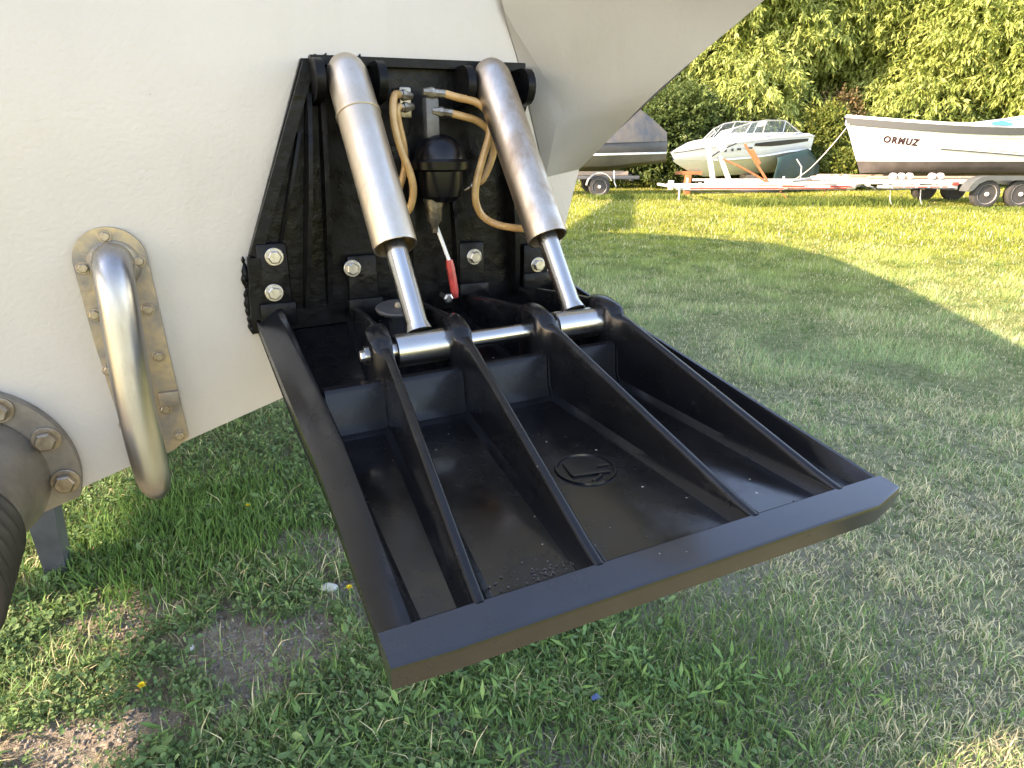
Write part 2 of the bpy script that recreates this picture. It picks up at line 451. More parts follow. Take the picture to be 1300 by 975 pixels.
# side return running forward along the hull
Fo = [T(.548, 1.364, -.3), T(.58, 1.4265, -.3), T(.61, 1.487, -.3), T(.70, 1.591, -.3), T(.75, 1.66, -.3), T(.76, 1.70, -.3)]
q.loft([rc_, catmull(Fo, 4)])
q.add([lc[-1], rc_[-1], Fo[-1], T(.396, 1.70, -.3)], [(0, 1, 2, 3)])
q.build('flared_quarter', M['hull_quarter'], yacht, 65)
sp = MB()
sp.tube([(.2, 9.4, 2.9), (-.45, 13.5, 4.6), (-.6, 17.8, 6.2)], [.30, .22, .10], 10)
sp.build('shadow_spar', M['gel_white'], yacht)  # hidden spar, added and angled for the shadow band on the far lawn

# keel stand under the yacht
c = BOATM @ Vector((KU - .075, 1.42, 0))
kbm = Matrix.Translation((c.x, c.y, 0)) @ BOATM.to_3x3().to_4x4()
k = empty('keel_stand', label='blue grey stand on the grass under the white yacht hull', cat='stand', mat=kbm)
MB().prism([(-.03, 0), (.03, 0), (.06, KZ - .09), (-.06, KZ - .09)], lambda a, b_, t: Vector((a, t, b_)), -.06, .06).build('post', M['stand'], k)
MB().box(-.13, .13, -.16, .16, KZ - .088, KZ - .004, .006).build('timber_pad', M['wood'], k)

# hex bolts: one shared mesh, axis -y (aft) in the boat frame
def bolt_mesh(name, r, h, washer=True):
    b = MB()
    if washer: b.lathe((0, 0, 0), (0, -1, 0), [(0, r * 1.32), (r * .22, r * 1.32), (r * .26, r * 1.26)], 20)
    z0 = r * .24
    b.lathe((0, 0, 0), (0, -1, 0), [(z0, r), (z0 + h * .82, r), (z0 + h, r * .84)], 6)
    return b.mesh(name, 25)
BOLT = bolt_mesh('bolt', .0098, .008); BOLT.materials.append(M['bolt'])
BOLT_S = bolt_mesh('bolt', .0070, .005); BOLT_S.materials.append(M['bolt'])
BOLT_P = bolt_mesh('bolt', .0066, .0045); BOLT_P.materials.append(M['bolt_brown'])
BOLT_B = bolt_mesh('bolt', .0138, .013); BOLT_B.materials.append(M['bolt_brown'])
def put_bolt(me, p, parent, rot=0):
    o = link('bolt', me, None, parent); o.location = p; o.rotation_euler = (0, rot, 0); return o

# ------------------------------------------------------------------ bracket of the tab on the transom
bk = empty('mounting_bracket', label='black tarred mounting bracket bolted to the white transom above the tab', cat='bracket', mat=BOATM)
outl = [(.090, 1.516), (.25, 1.521), (.415, 1.522), (.436, 1.508), (.446, 1.485), (.430, 1.44), (.424, 1.38), (.432, 1.31), (.470, 1.25), (.482, 1.150), (-.017, 1.135), (-.019, 1.19), (-.010, 1.252)]
MB().prism(outl, lambda a, b, t: T(a, b, t), .002, .014).build('back_plate', M['tar'], bk, 30)
def strip(b, pts, w, n0, n1):
    """a flat bar standing off the plate along a polyline (u, z)"""
    for (u0, z0), (u1, z1) in zip(pts[:-1], pts[1:]):
        d = Vector((u1 - u0, z1 - z0)).normalized(); nn = Vector((-d.y, d.x)) * w / 2
        b.prism([(u0 + nn.x, z0 + nn.y), (u1 + nn.x, z1 + nn.y), (u1 - nn.x, z1 - nn.y), (u0 - nn.x, z0 - nn.y)], lambda a, c, t: T(a, c, t), n0, n1)
    return b
strip(MB(), [(.098, 1.508), (-.002, 1.252)], .016, .0145, .030).build('edge_rim', M['tar'], bk)
strip(MB(), [(-.004, 1.250), (-.010, 1.16)], .018, .0145, .034).build('edge_rim', M['tar'], bk)
strip(MB(), [(.10, 1.513), (.425, 1.517)], .012, .0145, .034).build('edge_rim', M['tar'], bk)
strip(MB(), [(.420, 1.42), (.424, 1.30)], .012, .0145, .026).build('edge_rim', M['tar'], bk)
for (u0, z0, u1, z1, nn, w) in ((.094, 1.47, .062, 1.17, .055, .008), (.077, 1.42, .036, 1.27, .038, .006), (.113, 1.47, .098, 1.17, .040, .010), (.232, 1.40, .236, 1.15, .034, .009), (.305, 1.33, .312, 1.15, .03, .009), (.396, 1.42, .412, 1.16, .05, .012)):
    g_ = MB()
    # gusset: deep in the middle, running out at both ends
    P = []
    for i in range(7):
        t = i / 6; dep = .0145 + (nn - .0145) * (math.sin(math.pi * min(1, .12 + t * .8)) ** .6)
        u = u0 + (u1 - u0) * t; z = z0 + (z1 - z0) * t
        P.append([T(u - w/2, z, .0142), T(u - w/2 * .7, z, dep), T(u + w/2 * .7, z, dep), T(u + w/2, z, .0142)])
    g_.loft(P, cap=True); g_.build('gusset', M['tar'], bk, 40)
# clevis cheeks that hold the cylinder heads
for u in (.098, .182, .312, .408):
    cheek = []
    for i in range(9):
        a = math.pi * (i / 8) - math.pi / 2
        cheek.append((.056 + .026 * math.cos(a), 1.487 + .026 * math.sin(a)))
    cheek = [(.0145, 1.455)] + cheek + [(.0145, 1.513)]
    MB().prism(cheek, lambda a, b, t: Vector((t, -a, b)), u, u + .012).build('clevis_cheek', M['tar'], bk, 30)
# hinge lugs with their bolts
for (u, zt, zb, w, n) in ((.020, 1.270, 1.155, .044, .034), (.150, 1.245, 1.150, .046, .032), (.330, 1.255, 1.160, .044, .034), (.448, 1.245, 1.168, .048, .034)):
    lg = MB()
    lg.box(u - w/2, u + w/2, -n, -.0145, zb, zt, .005)
    lg.box(u - w/2 - .004, u + w/2 + .004, -n - .010, -n + .002, zb - .006, zb + .03, .004)
    lg.build('hinge_lug', M['tar'], bk)
for i, (u, z) in enumerate(((.023, 1.251), (.017, 1.199), (.134, 1.226), (.333, 1.231), (.450, 1.210))):
    put_bolt(BOLT, T(u, z, .0345 if i != 2 else .0325), bk, .3 * i)
# rough beads of sealant along the top and the left foot
bd = MB()
for i in range(26):
    u = .10 + .30 * random.random(); r = .002 + .003 * random.random()
    bd.lathe(T(u, 1.520, .003), (random.uniform(-1, 1), 0, random.uniform(-.2, .2)), [(-r*2, .0006), (-r, r*.7), (0, r), (r, r*.6), (r*2, .0006)], 6)
for i in range(22):
    r = .003 + .004 * random.random(); t = random.random()
    bd.lathe(T(-.020 + .004 * random.random(), 1.14 + .11 * t, .006), (0, random.uniform(-.4, .4), 1), [(-r*2, .0006), (-r, r*.7), (0, r), (r, r*.6), (r*2, .0006)], 6)
tag(bd.build('sealant_bead', M['tar'], bk, 80), kind='stuff')

# ------------------------------------------------------------------ trim tab
tb = empty('trim_tab', label='black ribbed trim tab hinged below the bracket and pointing at the viewer', cat='trim tab', mat=TABM)
L, LS, FL, WT = .713, .676, .004, .024
def uleft(v): return -.013 + .013 * min(1, v / .45)
UR = .503
def FV(v): return -.022 + .034 * max(0, (v - .33) / .34) if v > .33 else -.022 + .012 * (.33 - v) / .33
pl = MB()
rows = []
for v in np.linspace(.004, LS + .012, 14):
    rows.append([tab(uleft(v) + .004, v, FV(v) - .009), tab(uleft(v) + .002, v, FV(v)), tab(UR - .004, v, FV(v)), tab(UR - .006, v, FV(v) - .009)])
pl.loft(rows, closed=True, cap=True)
pl.build('base_plate', M['tab'], tb, 30)
# trailing lip: bevelled bar across the aft end
lip = MB(); secs = []
for i in range(13):
    t = i / 12; u = uleft(L) + (UR + .002) * t
    e = .012 if i == 12 else (.002 if i == 0 else 0)
    secs.append([tab(u, LS + .004, FV(LS) - .001), tab(u, LS, WT - .003), tab(u, LS + .0008, WT - .0006), tab(u, LS + .002, WT), tab(u, L - .0025 - e, WT + .0004), tab(u, L - .0008 - e, WT - .0006), tab(u, L - e, WT - .0025), tab(u, L - .001 - e, WT - .021), tab(u, L - .003 - e, WT - .0225), tab(u, LS + .016, -.001)])
lip.loft(secs, closed=True, cap=True)
lip.build('trailing_lip', M['tab_lip'], tb, 24)

def rib_top(v):
    if v < .245: return .012 + (.072 - .012) * (v / .245) ** .9
    if v < .315:
        x = (v - .282) / .037; return .072 + .013 * math.sqrt(max(0, 1 - x * x))
    return .0725 + (WT - .0725) * ((v - .315) / (LS - .315))
def rib(uf, up, name='rib'):
    secs = []
    vs = sorted(set([.012, .05, .1, .15, .2, .225, .24, .25, .26, .27, .28, .29, .30, .305, .31, .315, .32, .327, .335, .35] + list(np.linspace(.38, LS + .003, 12))))
    for v in vs:
        h = rib_top(v)
        uc = up + (uf - up) * (v - .285) / (LS - .285)
        boss = math.exp(-((v - .289) / .034) ** 4)
        tt = .0050 + .0075 * boss; tm = .0062 + .008 * boss; tb_ = .017 + .004 * boss
        uc -= tt * .8
        f0 = FV(v); hh = max(h - f0, .012)
        half = [(tb_, -.003), (tb_ * .82, .0015), (tm * 1.25, .007), (tm, hh * .35 + .006), (tt * 1.08, hh - .004), (tt * .85, hh - .0012), (tt * .4, hh)]
        ring = [(-a, b) for a, b in half] + [(a, b) for a, b in reversed(half)]
        secs.append([tab(uc + a, v, f0 + b) for a, b in ring])
    b = MB(); b.loft(secs, closed=True, cap=True)
    return b.build(name, M['tab_rib'], tb, 42)
for uf, up in ((.081, .116), (.185, .215), (.348, .329), (.453, .434)):
    rib(uf, up)
# broad side rims
def side(sgn):
    secs = []
    for v in np.linspace(.01, LS + .003, 18):
        hF = .034 + (WT - .034) * min(1, v / LS) + .006 * math.sin(math.pi * min(1, v / LS))
        k = min(1, v / LS); w1 = .040 - .014 * k
        e = uleft(v) if sgn > 0 else UR
        prof = [(.002, -.004), (.0, .004), (.001, .013), (.006, .018), (w1 - .010, hF - .001), (w1 - .006, hF), (w1 - .002, hF), (w1, hF - .003), (w1 + .003, FV(v) + .006), (w1 + .010, FV(v) - .002), (.004, FV(v) - .0095)]
        secs.append([tab(e + sgn * a, v, b) for a, b in prof])
    b = MB(); b.loft(secs, closed=True, cap=True); return b.build('side_rim', M['tab_rib'], tb, 32)
side(1)
def side_r():
    secs = []
    for v in np.linspace(.01, LS + .003, 18):
        hF = .030 + (WT - .030) * min(1, v / LS)
        prof = [(.0, FV(v) - .0095), (.002, .010), (-.001, hF - .004), (-.004, hF), (-.008, hF), (-.010, hF - .003), (-.013, FV(v) + .008), (-.02, FV(v) - .002)]
        secs.append([tab(UR + a, v, b) for a, b in prof])
    b = MB(); b.loft(secs, closed=True, cap=True); return b.build('side_rim', M['tab_rib'], tb, 32)
side_r()
# webs across the pockets under the pin
edges = [(.044, .098), (.116, .197), (.215, .311), (.329, .416), (.434, .478)]
for a, b in edges:
    x = MB()
    secs = []
    for u in np.linspace(a - .012, b + .004, 5):
        secs.append([tab(u, .358, FV(.358) - .002), tab(u, .342, FV(.342) + .004), tab(u, .334, -.006), tab(u, .327, .030), tab(u, .323, .0345), tab(u, .314, .0345), tab(u, .310, .030), tab(u, .306, -.024)])
    x.loft(secs, closed=True, cap=True); x.build('cross_web', M['tab_rib'], tb, 35)
# emblem cast into the floor of the middle pocket
em = MB()
def ring(b, cu, cv, ru, rv, w, h, n=40):
    secs = []
    for i in range(n + 1):
        a = 2 * math.pi * i / n; c, s_ = math.cos(a), math.sin(a)
        secs.append([tab(cu + (ru + o) * c, cv + (rv + o) * s_, FV(cv + (rv + o) * s_) + z) for o, z in ((-w, -.001), (-w * .5, h), (w * .5, h), (w, -.001))])
    b.loft(secs)
ring(em, .260, .525, .031, .031, .0024, .0022)
em.build('emblem_ring', M['tab'], tb, 50)
em = MB()
for (u0, v0, u1, v1) in ((.244, .507, .240, .533), (.240, .534, .279, .542), (.273, .527, .285, .529), (.253, .551, .268, .544)):
    em.bar(tab(u0, v0, FV(v0) + .0006), tab(u1, v1, FV(v1) + .0006), .0028, .0036)
em.build('emblem_mark', M['tab'], tb, 30)
# pin through the ribs
pin = MB(); pin.lathe(tab(.088, .285, .053), (1, 0, 0), [(0, .0112), (.36, .0112)], 20)
pin.build('hinge_pin', M['steel'], tb)
pb = link('bolt', BOLT_S, None, tb); pb.location = tab(.090, .285, .053); pb.rotation_euler = (0, 0, -math.pi / 2)
# round disc with its stud in the recess beside the first rod
ds = MB(); ds.lathe(tab(.170, .150, .052), (0, 0, 1), [(0, .030), (.004, .032), (.006, .030), (.0062, .012)], 28); ds.lathe(tab(.170, .150, -.018), (0, 0, 1), [(0, .014), (.068, .014)], 14)
do = ds.build('anode_disc', M['disc'], tb)
MB().lathe(tab(.170, .150, .058), (0, 0, 1), [(0, .005), (.004, .005), (.006, .003)], 10).build('stud', M['bronze'], do)

gr = MB()
for i in range(80):
    u = random.gauss(.135, .018); v = LS - .012 - abs(random.gauss(0, .010)); s_ = random.uniform(.0004, .0011)
    gr.lathe(tab(u, v, FV(v) + s_ * .8), (random.random(), random.random(), random.random()), [(-s_, s_ * .3), (-s_ * .3, s_), (s_ * .5, s_ * .8), (s_, s_ * .2)], 5)
for i in range(60):
    u = random.uniform(.03, .47); v = random.uniform(.36, LS - .01); s_ = random.uniform(.0003, .0007)
    gr.lathe(tab(u, v, FV(v) + s_ * .8), (random.random(), random.random(), random.random()), [(-s_, s_ * .3), (0, s_), (s_, s_ * .2)], 4)
go_ = gr.build('sand_grit', M['grit'], None, None); go_.matrix_world = TABM; tag(go_, 'brown grey sand and grit lying on the black floor of the tab', 'grit', kind='stuff')

# ------------------------------------------------------------------ hydraulic cylinders
def cylinder(top, uc, label, m):
    e = tab2boat(uc, .285, .053)
    t = empty('hydraulic_cylinder', label=label, cat='cylinder', group='rams working the trim tab', mat=BOATM)
    top = Vector(top); ax = (e - top).normalized(); Ln = (e - top).length
    lb = (top.z - 1.279) / -ax.z
    R = .0288
    b = MB()
    b.lathe(top, ax, [(-.022, .010), (-.020, .019), (-.012, .0245), (0, R * .98), (.02, R), (lb - .004, R), (lb, R * .985), (lb, R * .90), (lb - .03, R * .88)], 36, cap1=True)
    br = b.build('barrel', m, t, 35)
    if uc < .3:      # split line of the outer sleeve
        s_ = MB(); s_.lathe(top, ax, [(.060, R + .0004), (.061, R + .0014), (.066, R + .0014), (.067, R + .0004)], 36, False, False); s_.build('sleeve_seam', m, br)
    MB().lathe(top, ax, [(lb - .028, .0145), (Ln - .032, .0138), (Ln - .020, .0180)], 24).build('rod', M['steel'], t)
    d = (tab2boat(uc + .1, .285, .053) - e).normalized()
    MB().lathe(e, d, [(-.0375, .0185), (-.0360, .0205), (.0360, .0205), (.0375, .0185)], 28).build('rod_eye', M['steel'], t)
    return t
cylinder(T(.142, 1.493, .062), .163, 'shiny tan stainless hydraulic cylinder beside the plain left part of the bracket', M['steel_dull'])
cylinder(T(.356, 1.497, .062), .383, 'grimy brown streaked hydraulic cylinder next to the grey flared hull quarter', M['steel_dark'])

# ------------------------------------------------------------------ hydraulic canister, fittings, hoses, feedback rod
cn = empty('pump_canister', label='black domed hydraulic canister between the two cylinders', cat='canister', mat=BOATM)
cx, cn_n = .272, .058
MB().lathe(T(cx, 1.30, cn_n), (0, 0, 1), [(.022, .020), (.030, .029), (.045, .033), (.066, .034), (.069, .042), (.080, .043), (.084, .038), (.096, .036), (.108, .028), (.115, .017), (.118, .008)], 32).build('dome', M['blackplastic'], cn, 30)
MB().box(cx - .021, cx - .001, -cn_n - .008, -cn_n + .012, 1.412, 1.468, .003).build('stem', M['greyplastic'], cn)
MB().lathe(T(cx - .011, 1.405, cn_n), (0, 0, 1), [(0, .009), (.01, .009)], 12).build('neck', M['blackplastic'], cn)
MB().lathe(T(cx - .012, 1.276, cn_n), (0, 0, 1), [(0, .004), (.012, .006), (.018, .011), (.036, .0125), (.050, .016)], 14).build('drain_fitting', M['fitting'], cn)
def fitting(p, d, l=.020, r=.006):
    MB().lathe(p, d, [(-.008, r * .8), (0, r * 1.1), (.004, r * 1.3), (.008, r * 1.3), (.009, r), (l, r)], 8).build('hose_fitting', M['fitting'], cn, 25)
fitting(T(.255, 1.474, .066), (1, 0, -.05), .024); fitting(T(.268, 1.449, .064), (1, 0, -.08), .022)
fitting(T(.228, 1.470, .050), (-1, -.2, .1), .014); fitting(T(.230, 1.455, .048), (-1, -.2, -.1), .012)
MB().box(.217, .235, -.05, -.0145, 1.440, 1.482, .003).build('valve_block', M['fitting'], cn)

def hose(pts, label, r=.0056):
    h = empty('hydraulic_hose', label=label, cat='hose', group='amber hydraulic hoses', mat=BOATM)
    MB().tube([T(*p) for p in pts], r, 12, smooth=8).build('hose_body', M['hose'], h, 60)
    a = T(*pts[-2]); b = T(*pts[-1]); d = (b - a).normalized()
    MB().lathe(b - d * .006, d, [(0, .0066), (.014, .0066), (.016, .004), (.026, .004)], 12).build('ferrule', M['fitting'], h)
    return h
hose([(.214, 1.471, .056), (.205, 1.468, .066), (.201, 1.450, .070), (.202, 1.425, .072), (.209, 1.395, .074), (.220, 1.365, .074), (.225, 1.340, .070), (.221, 1.315, .062), (.210, 1.300, .050)], 'amber hose on the left of the canister, the front one of its pair')
hose([(.216, 1.456, .054), (.210, 1.450, .058), (.213, 1.43, .056), (.219, 1.40, .054), (.219, 1.37, .050), (.212, 1.345, .046), (.206, 1.325, .040)], 'amber hose on the left of the canister, half hidden behind its pair', .005)
hose([(.280, 1.473, .066), (.300, 1.468, .070), (.326, 1.462, .074), (.343, 1.446, .078), (.344, 1.420, .080), (.333, 1.385, .078), (.323, 1.350, .076), (.322, 1.322, .074), (.333, 1.300, .072), (.352, 1.287, .078), (.368, 1.283, .10), (.376, 1.284, .14), (.378, 1.286, .165)], 'long amber hose looping down in front of the grimy right cylinder')
hose([(.290, 1.447, .062), (.310, 1.443, .062), (.335, 1.436, .060), (.358, 1.418, .056), (.362, 1.395, .052), (.355, 1.372, .050), (.344, 1.352, .048), (.334, 1.346, .044)], 'short amber hose curling under the long one beside the right cylinder')
fb = empty('feedback_rod', label='thin white rod with a red sleeve between canister and tab', cat='rod', mat=BOATM)
p0, p1, p2 = T(.262, 1.292, .052), T(.281, 1.233, .060), T(.290, 1.172, .060)
MB().tube([p0, p1 + (p2 - p1) * .05], .0030, 10).build('rod', M['white_rod'], fb)
MB().tube([p1, p1 + (p2 - p1) * .2, p1 + (p2 - p1) * .8, p2], [.0052, .0066, .0066, .0045], 6).build('red_sleeve', M['red'], fb)
MB().lathe(p2 + Vector((-.016, -.006, .002)), (0, -1, 0), [(-.03, .004), (0, .004), (0, .008), (.006, .008), (.008, .005)], 6).build('end_bolt', M['bolt'], fb)

# ------------------------------------------------------------------ water pickup with its bolted plate
wp = empty('water_pickup', label='bent stainless pickup pipe on a bronze plate at the left of the transom', cat='pipe', mat=BOATM)
po = []
for i in range(13):
    a = math.pi - math.pi * i / 12
    po.append((-.1845 + .0445 * math.cos(a), 1.256 + .044 * math.sin(a)))
po += [(-.134, 1.10), (-.128, .985), (-.150, .968), (-.206, .949), (-.213, 1.02), (-.224, 1.15)]
pp = MB().prism(po, lambda a, b, t: T(a, b, t), .001, .009).build('plate', M['bronze'], wp, 30)
path = [T(-.181, 1.250, .004), T(-.181, 1.256, .022), T(-.1805, 1.252, .038), T(-.180, 1.236, .052), T(-.180, 1.205, .060), T(-.1815, 1.15, .066), T(-.182, 1.08, .074), T(-.1795, 1.01, .082), T(-.177, .966, .086), T(-.176, .948, .085), T(-.176, .938, .080), T(-.176, .934, .074)]
MB().tube(path, [.0250, .0245, .024, .024, .024, .024, .024, .0238, .0225, .019, .013, .004], 28, smooth=5).build('pipe', M['steel_pipe'] if 'steel_pipe' in M else M['steel'], wp, 60)
MB().lathe(T(-.181, 1.250, .009), (0, -1, 0), [(0, .033), (.003, .031), (.006, .026)], 28).build('collar', M['bronze'], wp)
for i, (u, z) in enumerate(((-.218, 1.248), (-.186, 1.288), (-.151, 1.253), (-.151, 1.185), (-.148, 1.116), (-.152, 1.035), (-.140, .990), (-.216, 1.184), (-.213, 1.104), (-.207, 1.02))):
    put_bolt(BOLT_P, T(u, z, .009), wp, .4 * i)
MB().box(-.158, -.131, -.016, -.0095, 1.040, 1.062, .002).build('weld_lug', M['bronze'], wp)

# ------------------------------------------------------------------ drive flange with its rubber bellows
df = empty('drive_flange', label='round grey brown bolted flange with black rubber bellows at the left edge', cat='flange', mat=BOATM)
fc = T(-.412, .968, 0)
def hullz(u): return KZ + (1.18 - KZ) * abs(u - KU) / 1.097
fo = []
for i in range(97):
    a = 2 * math.pi * i / 96; p = (fc.x + .139 * math.cos(a), fc.z + .139 * math.sin(a))
    fo.append((p[0], max(p[1], hullz(p[0]) - .004)))
fo = fo[:-1]
MB().prism(fo, lambda a, b_, t: T(a, b_, t), .0012, .0185).build('flange_ring', M['flange'], df, 30)
ax = Vector((.03, -1, -.06)).normalized()
MB().lathe(fc + Vector((0, -.0195, 0)), ax, [(0, .104), (.012, .101), (.04, .092), (.09, .084), (.125, .083)], 48).build('cone', M['flange'], df, 40)
pr = []
for i in range(6):
    t0 = .126 + i * .025
    pr += [(t0, .070), (t0 + .005, .085), (t0 + .010, .0905), (t0 + .015, .0905), (t0 + .020, .085), (t0 + .0245, .070)]
MB().lathe(fc + Vector((0, -.0195, 0)), ax, pr, 44).build('bellows', M['rubber'], df, 50)
for i in range(11):
    a = math.radians(-8 + 32.7 * i)
    p = fc + Vector((.120 * math.cos(a), -.019, .120 * math.sin(a)))
    if p.z > hullz(p.x) + .016: put_bolt(BOLT_B, p, df, i)

# ------------------------------------------------------------------ unseen yacht-like hull, added at the left to shade the tab and ground
nb0 = BINV @ Vector((-2.88, -.40, 0))
ny = empty('shade_caster_hull', label='slim white hull on posts added out of view to shade the tab and ground', cat='boat', mat=BOATM @ Matrix.Translation((nb0.x, nb0.y, 0)))
secs = []
for y, bz, k in ((0, 1.50, 1), (2.0, 1.50, 1), (4.0, 1.50, 1), (5.5, 1.6, .7), (6.6, 2.5, .05)):
    top = 3.35 if y < 4.5 else 3.45
    secs.append([(-.6 + .6 * k, y, top), (-.6 + .6 * k, y, bz + .55), (-.6 + .45 * k, y, bz + .14), (-.6, y, bz), (-.6 - .45 * k, y, bz + .14), (-.6 - .6 * k, y, bz + .55), (-.6 - .6 * k, y, top)])
MB().loft(secs, closed=True, cap=True).build('hull', M['gel_white'], ny, 30)
secs = []
for y, k in ((-.002, 1), (-1.2, 1), (-2.6, .9), (-3.4, .75)):
    secs.append([(-.6 + .6 * k, y, 3.35), (-.6 + .6 * k, y, 2.72), (-.6 + .4 * k, y, 2.56), (-.6 - .4 * k, y, 2.56), (-.6 - .6 * k, y, 2.72), (-.6 - .6 * k, y, 3.35)])
MB().loft(secs, closed=True, cap=True).build('shade_overhang', M['gel_white'], ny, 30)  # raised aft block, added to keep the sun off the tab
for y in (1.6, 4.2):
    MB().box(-.68, -.52, y - .08, y + .08, 0, 1.54, .01).build('caster_post', M['wood'], ny)

# ------------------------------------------------------------------ wheels
def wheel(parent, loc, r, w, name='wheel', side=-1):
    """disc faces -y (towards the viewer)"""
    b = MB(); h = w / 2
    b.lathe((0, 0, 0), (0, side, 0), [(-h * .8, r * .60), (-h, r * .68), (-h * .97, r * .88), (-h * .72, r * .985), (-h * .3, r), (h * .3, r), (h * .72, r * .985), (h * .97, r * .88), (h, r * .68), (h * .8, r * .60)], 32)
    o = b.build(name, M['tyre'], parent, 30); o.location = loc
    b = MB()
    b.lathe((0, 0, 0), (0, side, 0), [(h * .80, r * .70), (h * 1.02, r * .68), (h * .74, r * .61), (h * .45, r * .56), (h * .62, r * .38), (h * .70, r * .24), (h * .70, r * .16), (h * 1.05, r * .14), (h * 1.08, r * .08)], 32, cap0=False)
    b.build('rim', M['rim'], o, 30)
    for i in range(8):
        a = 2 * math.pi * i / 8
        q_ = MB(); q_.lathe((r * .475 * math.cos(a), side * h * .52, r * .475 * math.sin(a)), (0, side, 0), [(0, r * .062), (h * .10, r * .058)], 8)
        q_.build('rim_hole', M['stripe_dark'], o)
    return o

def guard(b, cx, y0, y1, cz, r, a0, a1, th=.02, n=14):
    """arched mudguard"""
    secs = []
    for i in range(n + 1):
        a = math.radians(a0 + (a1 - a0) * i / n); c, s_ = math.cos(a), math.sin(a)
        secs.append([(cx + r * c, y0, cz + r * s_), (cx + r * c, y1, cz + r * s_), (cx + (r - th) * c, y1, cz + (r - th) * s_), (cx + (r - th) * c, y0, cz + (r - th) * s_)])
    b.loft(secs, closed=True, cap=True)

# ------------------------------------------------------------------ open white boat with its name on the bow
ox, oy = 8.32, 18.05
ob = empty('open_boat', (ox, oy, 0), 'white open boat with the name ORMUZ on its bow and a grey rail', 'boat')
def ormuz_sec(x):
    t = x / 6.9
    bw = .98 * (1 - (1 - min(1, x / 3.0)) ** 2.1) * (1 - .22 * max(0, t - .6) / .4)
    sheer = 2.10 - .36 * math.sin(math.pi * min(1, t * 1.0) ** .8) + .12 * max(0, t - .5)
    sheer = 2.12 - .27 * (1 - (1 - min(1, x / 4.2)) ** 2) + .05 * max(0, x - 4.2)
    return bw, sheer
xs = [0, .12, .3, .6, 1.0, 1.5, 2.1, 2.8, 3.6, 4.5, 5.5, 6.3, 6.9]
def stem(x, z): return x + max(0, .62 * (1 - max(0, (z - .78)) / 1.34)) * max(0, 1 - x / 2.2)
def ob_pt(x, z, sgn, out=0):
    bw, sh = ormuz_sec(x)
    k = max(0, min(1, (z - .74) / (sh - .74)))
    y = (bw * (.42 + .58 * k ** .6) if z > .80 else bw * .40)
    return (stem(x, z), sgn * (y + out + .012), z)
WL = 1.07
for nm, za, m in (('topsides', lambda x: [WL + (ormuz_sec(x)[1] - .13 - WL) * k for k in (0, .25, .5, .75, 1)], 'gel_white'), ('bottom', lambda x: [.78, .86, .96, WL], 'antifoul')):
    b = MB()
    for sgn in (-1, 1):
        b.loft([[ob_pt(x, z, sgn) for z in za(x)] for x in xs])
    if nm == 'bottom': b.loft([[ob_pt(x, .78, -1), (stem(x, .74), 0, .74), ob_pt(x, .78, 1)] for x in xs])
    x = xs[-1]; e1 = [ob_pt(x, z, -1) for z in za(x)]; e2 = [ob_pt(x, z, 1) for z in za(x)]
    b.add(e1 + e2[::-1], [tuple(range(len(e1) * 2))])
    b.build(nm, M[m], ob, 40)
for sgn in (-1, 1):
    b = MB(); b.loft([[ob_pt(x, ormuz_sec(x)[1] - .19, sgn, .0), ob_pt(x, ormuz_sec(x)[1] - .18, sgn, .05), ob_pt(x, ormuz_sec(x)[1] - .02, sgn, .05), ob_pt(x, ormuz_sec(x)[1] - .01, sgn, -.02)] for x in xs], cap=False)
    b.build('rubbing_rail', M['rail_grey'], ob, 40)
    b = MB()
    def top(x): return ormuz_sec(x)[1] + .05 + .05 * min(1, max(0, x - 2.2) / 1.5) + .10 * max(0, x - 3.2)
    b.loft([[ob_pt(x, ormuz_sec(x)[1] - .012, sgn, .015), (stem(x, 2), sgn * (abs(ob_pt(x, ormuz_sec(x)[1], sgn)[1]) + .0), top(x)), (stem(x, 2), sgn * max(0, abs(ob_pt(x, ormuz_sec(x)[1], sgn)[1]) - .06), top(x)), (stem(x, 2), sgn * max(0, abs(ob_pt(x, ormuz_sec(x)[1], sgn)[1]) - .05), ormuz_sec(x)[1] - .2)] for x in xs])
    b.build('gunwale', M['gel_white'], ob, 40)
    b = MB()
    q_ = [x for x in xs if x > 1.7]
    b.loft([[ob_pt(x, 1.43 - .075 * (x - 1.9), sgn, -.01), ob_pt(x, 1.44 - .075 * (x - 1.9), sgn, .035), ob_pt(x, 1.37 - .075 * (x - 1.9), sgn, .035), ob_pt(x, 1.36 - .075 * (x - 1.9), sgn, -.01)] for x in q_], closed=True, cap=True)
    b.build('rubbing_strake', M['rail_grey'], ob, 40)
    b = MB()
    b.loft([[ob_pt(x, 1.425 - .075 * (x - 1.9), sgn, .0365), ob_pt(x, 1.39 - .075 * (x - 1.9), sgn, .0365)] for x in q_])
    b.build('strake_inlay', M['gel_white'], ob, 40)
b = MB(); b.loft([[(stem(x, 2), -max(.01, abs(ob_pt(x, 1.9, 1)[1]) - .05), ormuz_sec(x)[1] - .25), (stem(x, 2), max(.01, abs(ob_pt(x, 1.9, 1)[1]) - .05), ormuz_sec(x)[1] - .25)] for x in xs])
b.build('inner_sole', M['gel_white'], ob, 40)
for x0, x1, z0, z1 in ((3.05, 3.55, .07, .05), (3.85, 5.6, .12, .10)):
    b = MB(); secs = []
    for i in range(7):
        x = x0 + (x1 - x0) * i / 6; bw, sh = ormuz_sec(x); k = math.sin(math.pi * (i + .6) / 7.2)
        secs.append([(x, -bw - .055, sh + .03), (x, -bw - .05, sh + z0 + .05 * k), (x, -bw * .4, sh + z0 + z1 * k), (x, bw * .4, sh + z0 + z1 * k), (x, bw, sh + z0)])
    b.loft(secs); b.build('blue_cover', M['tarp_blue'], ob, 50)
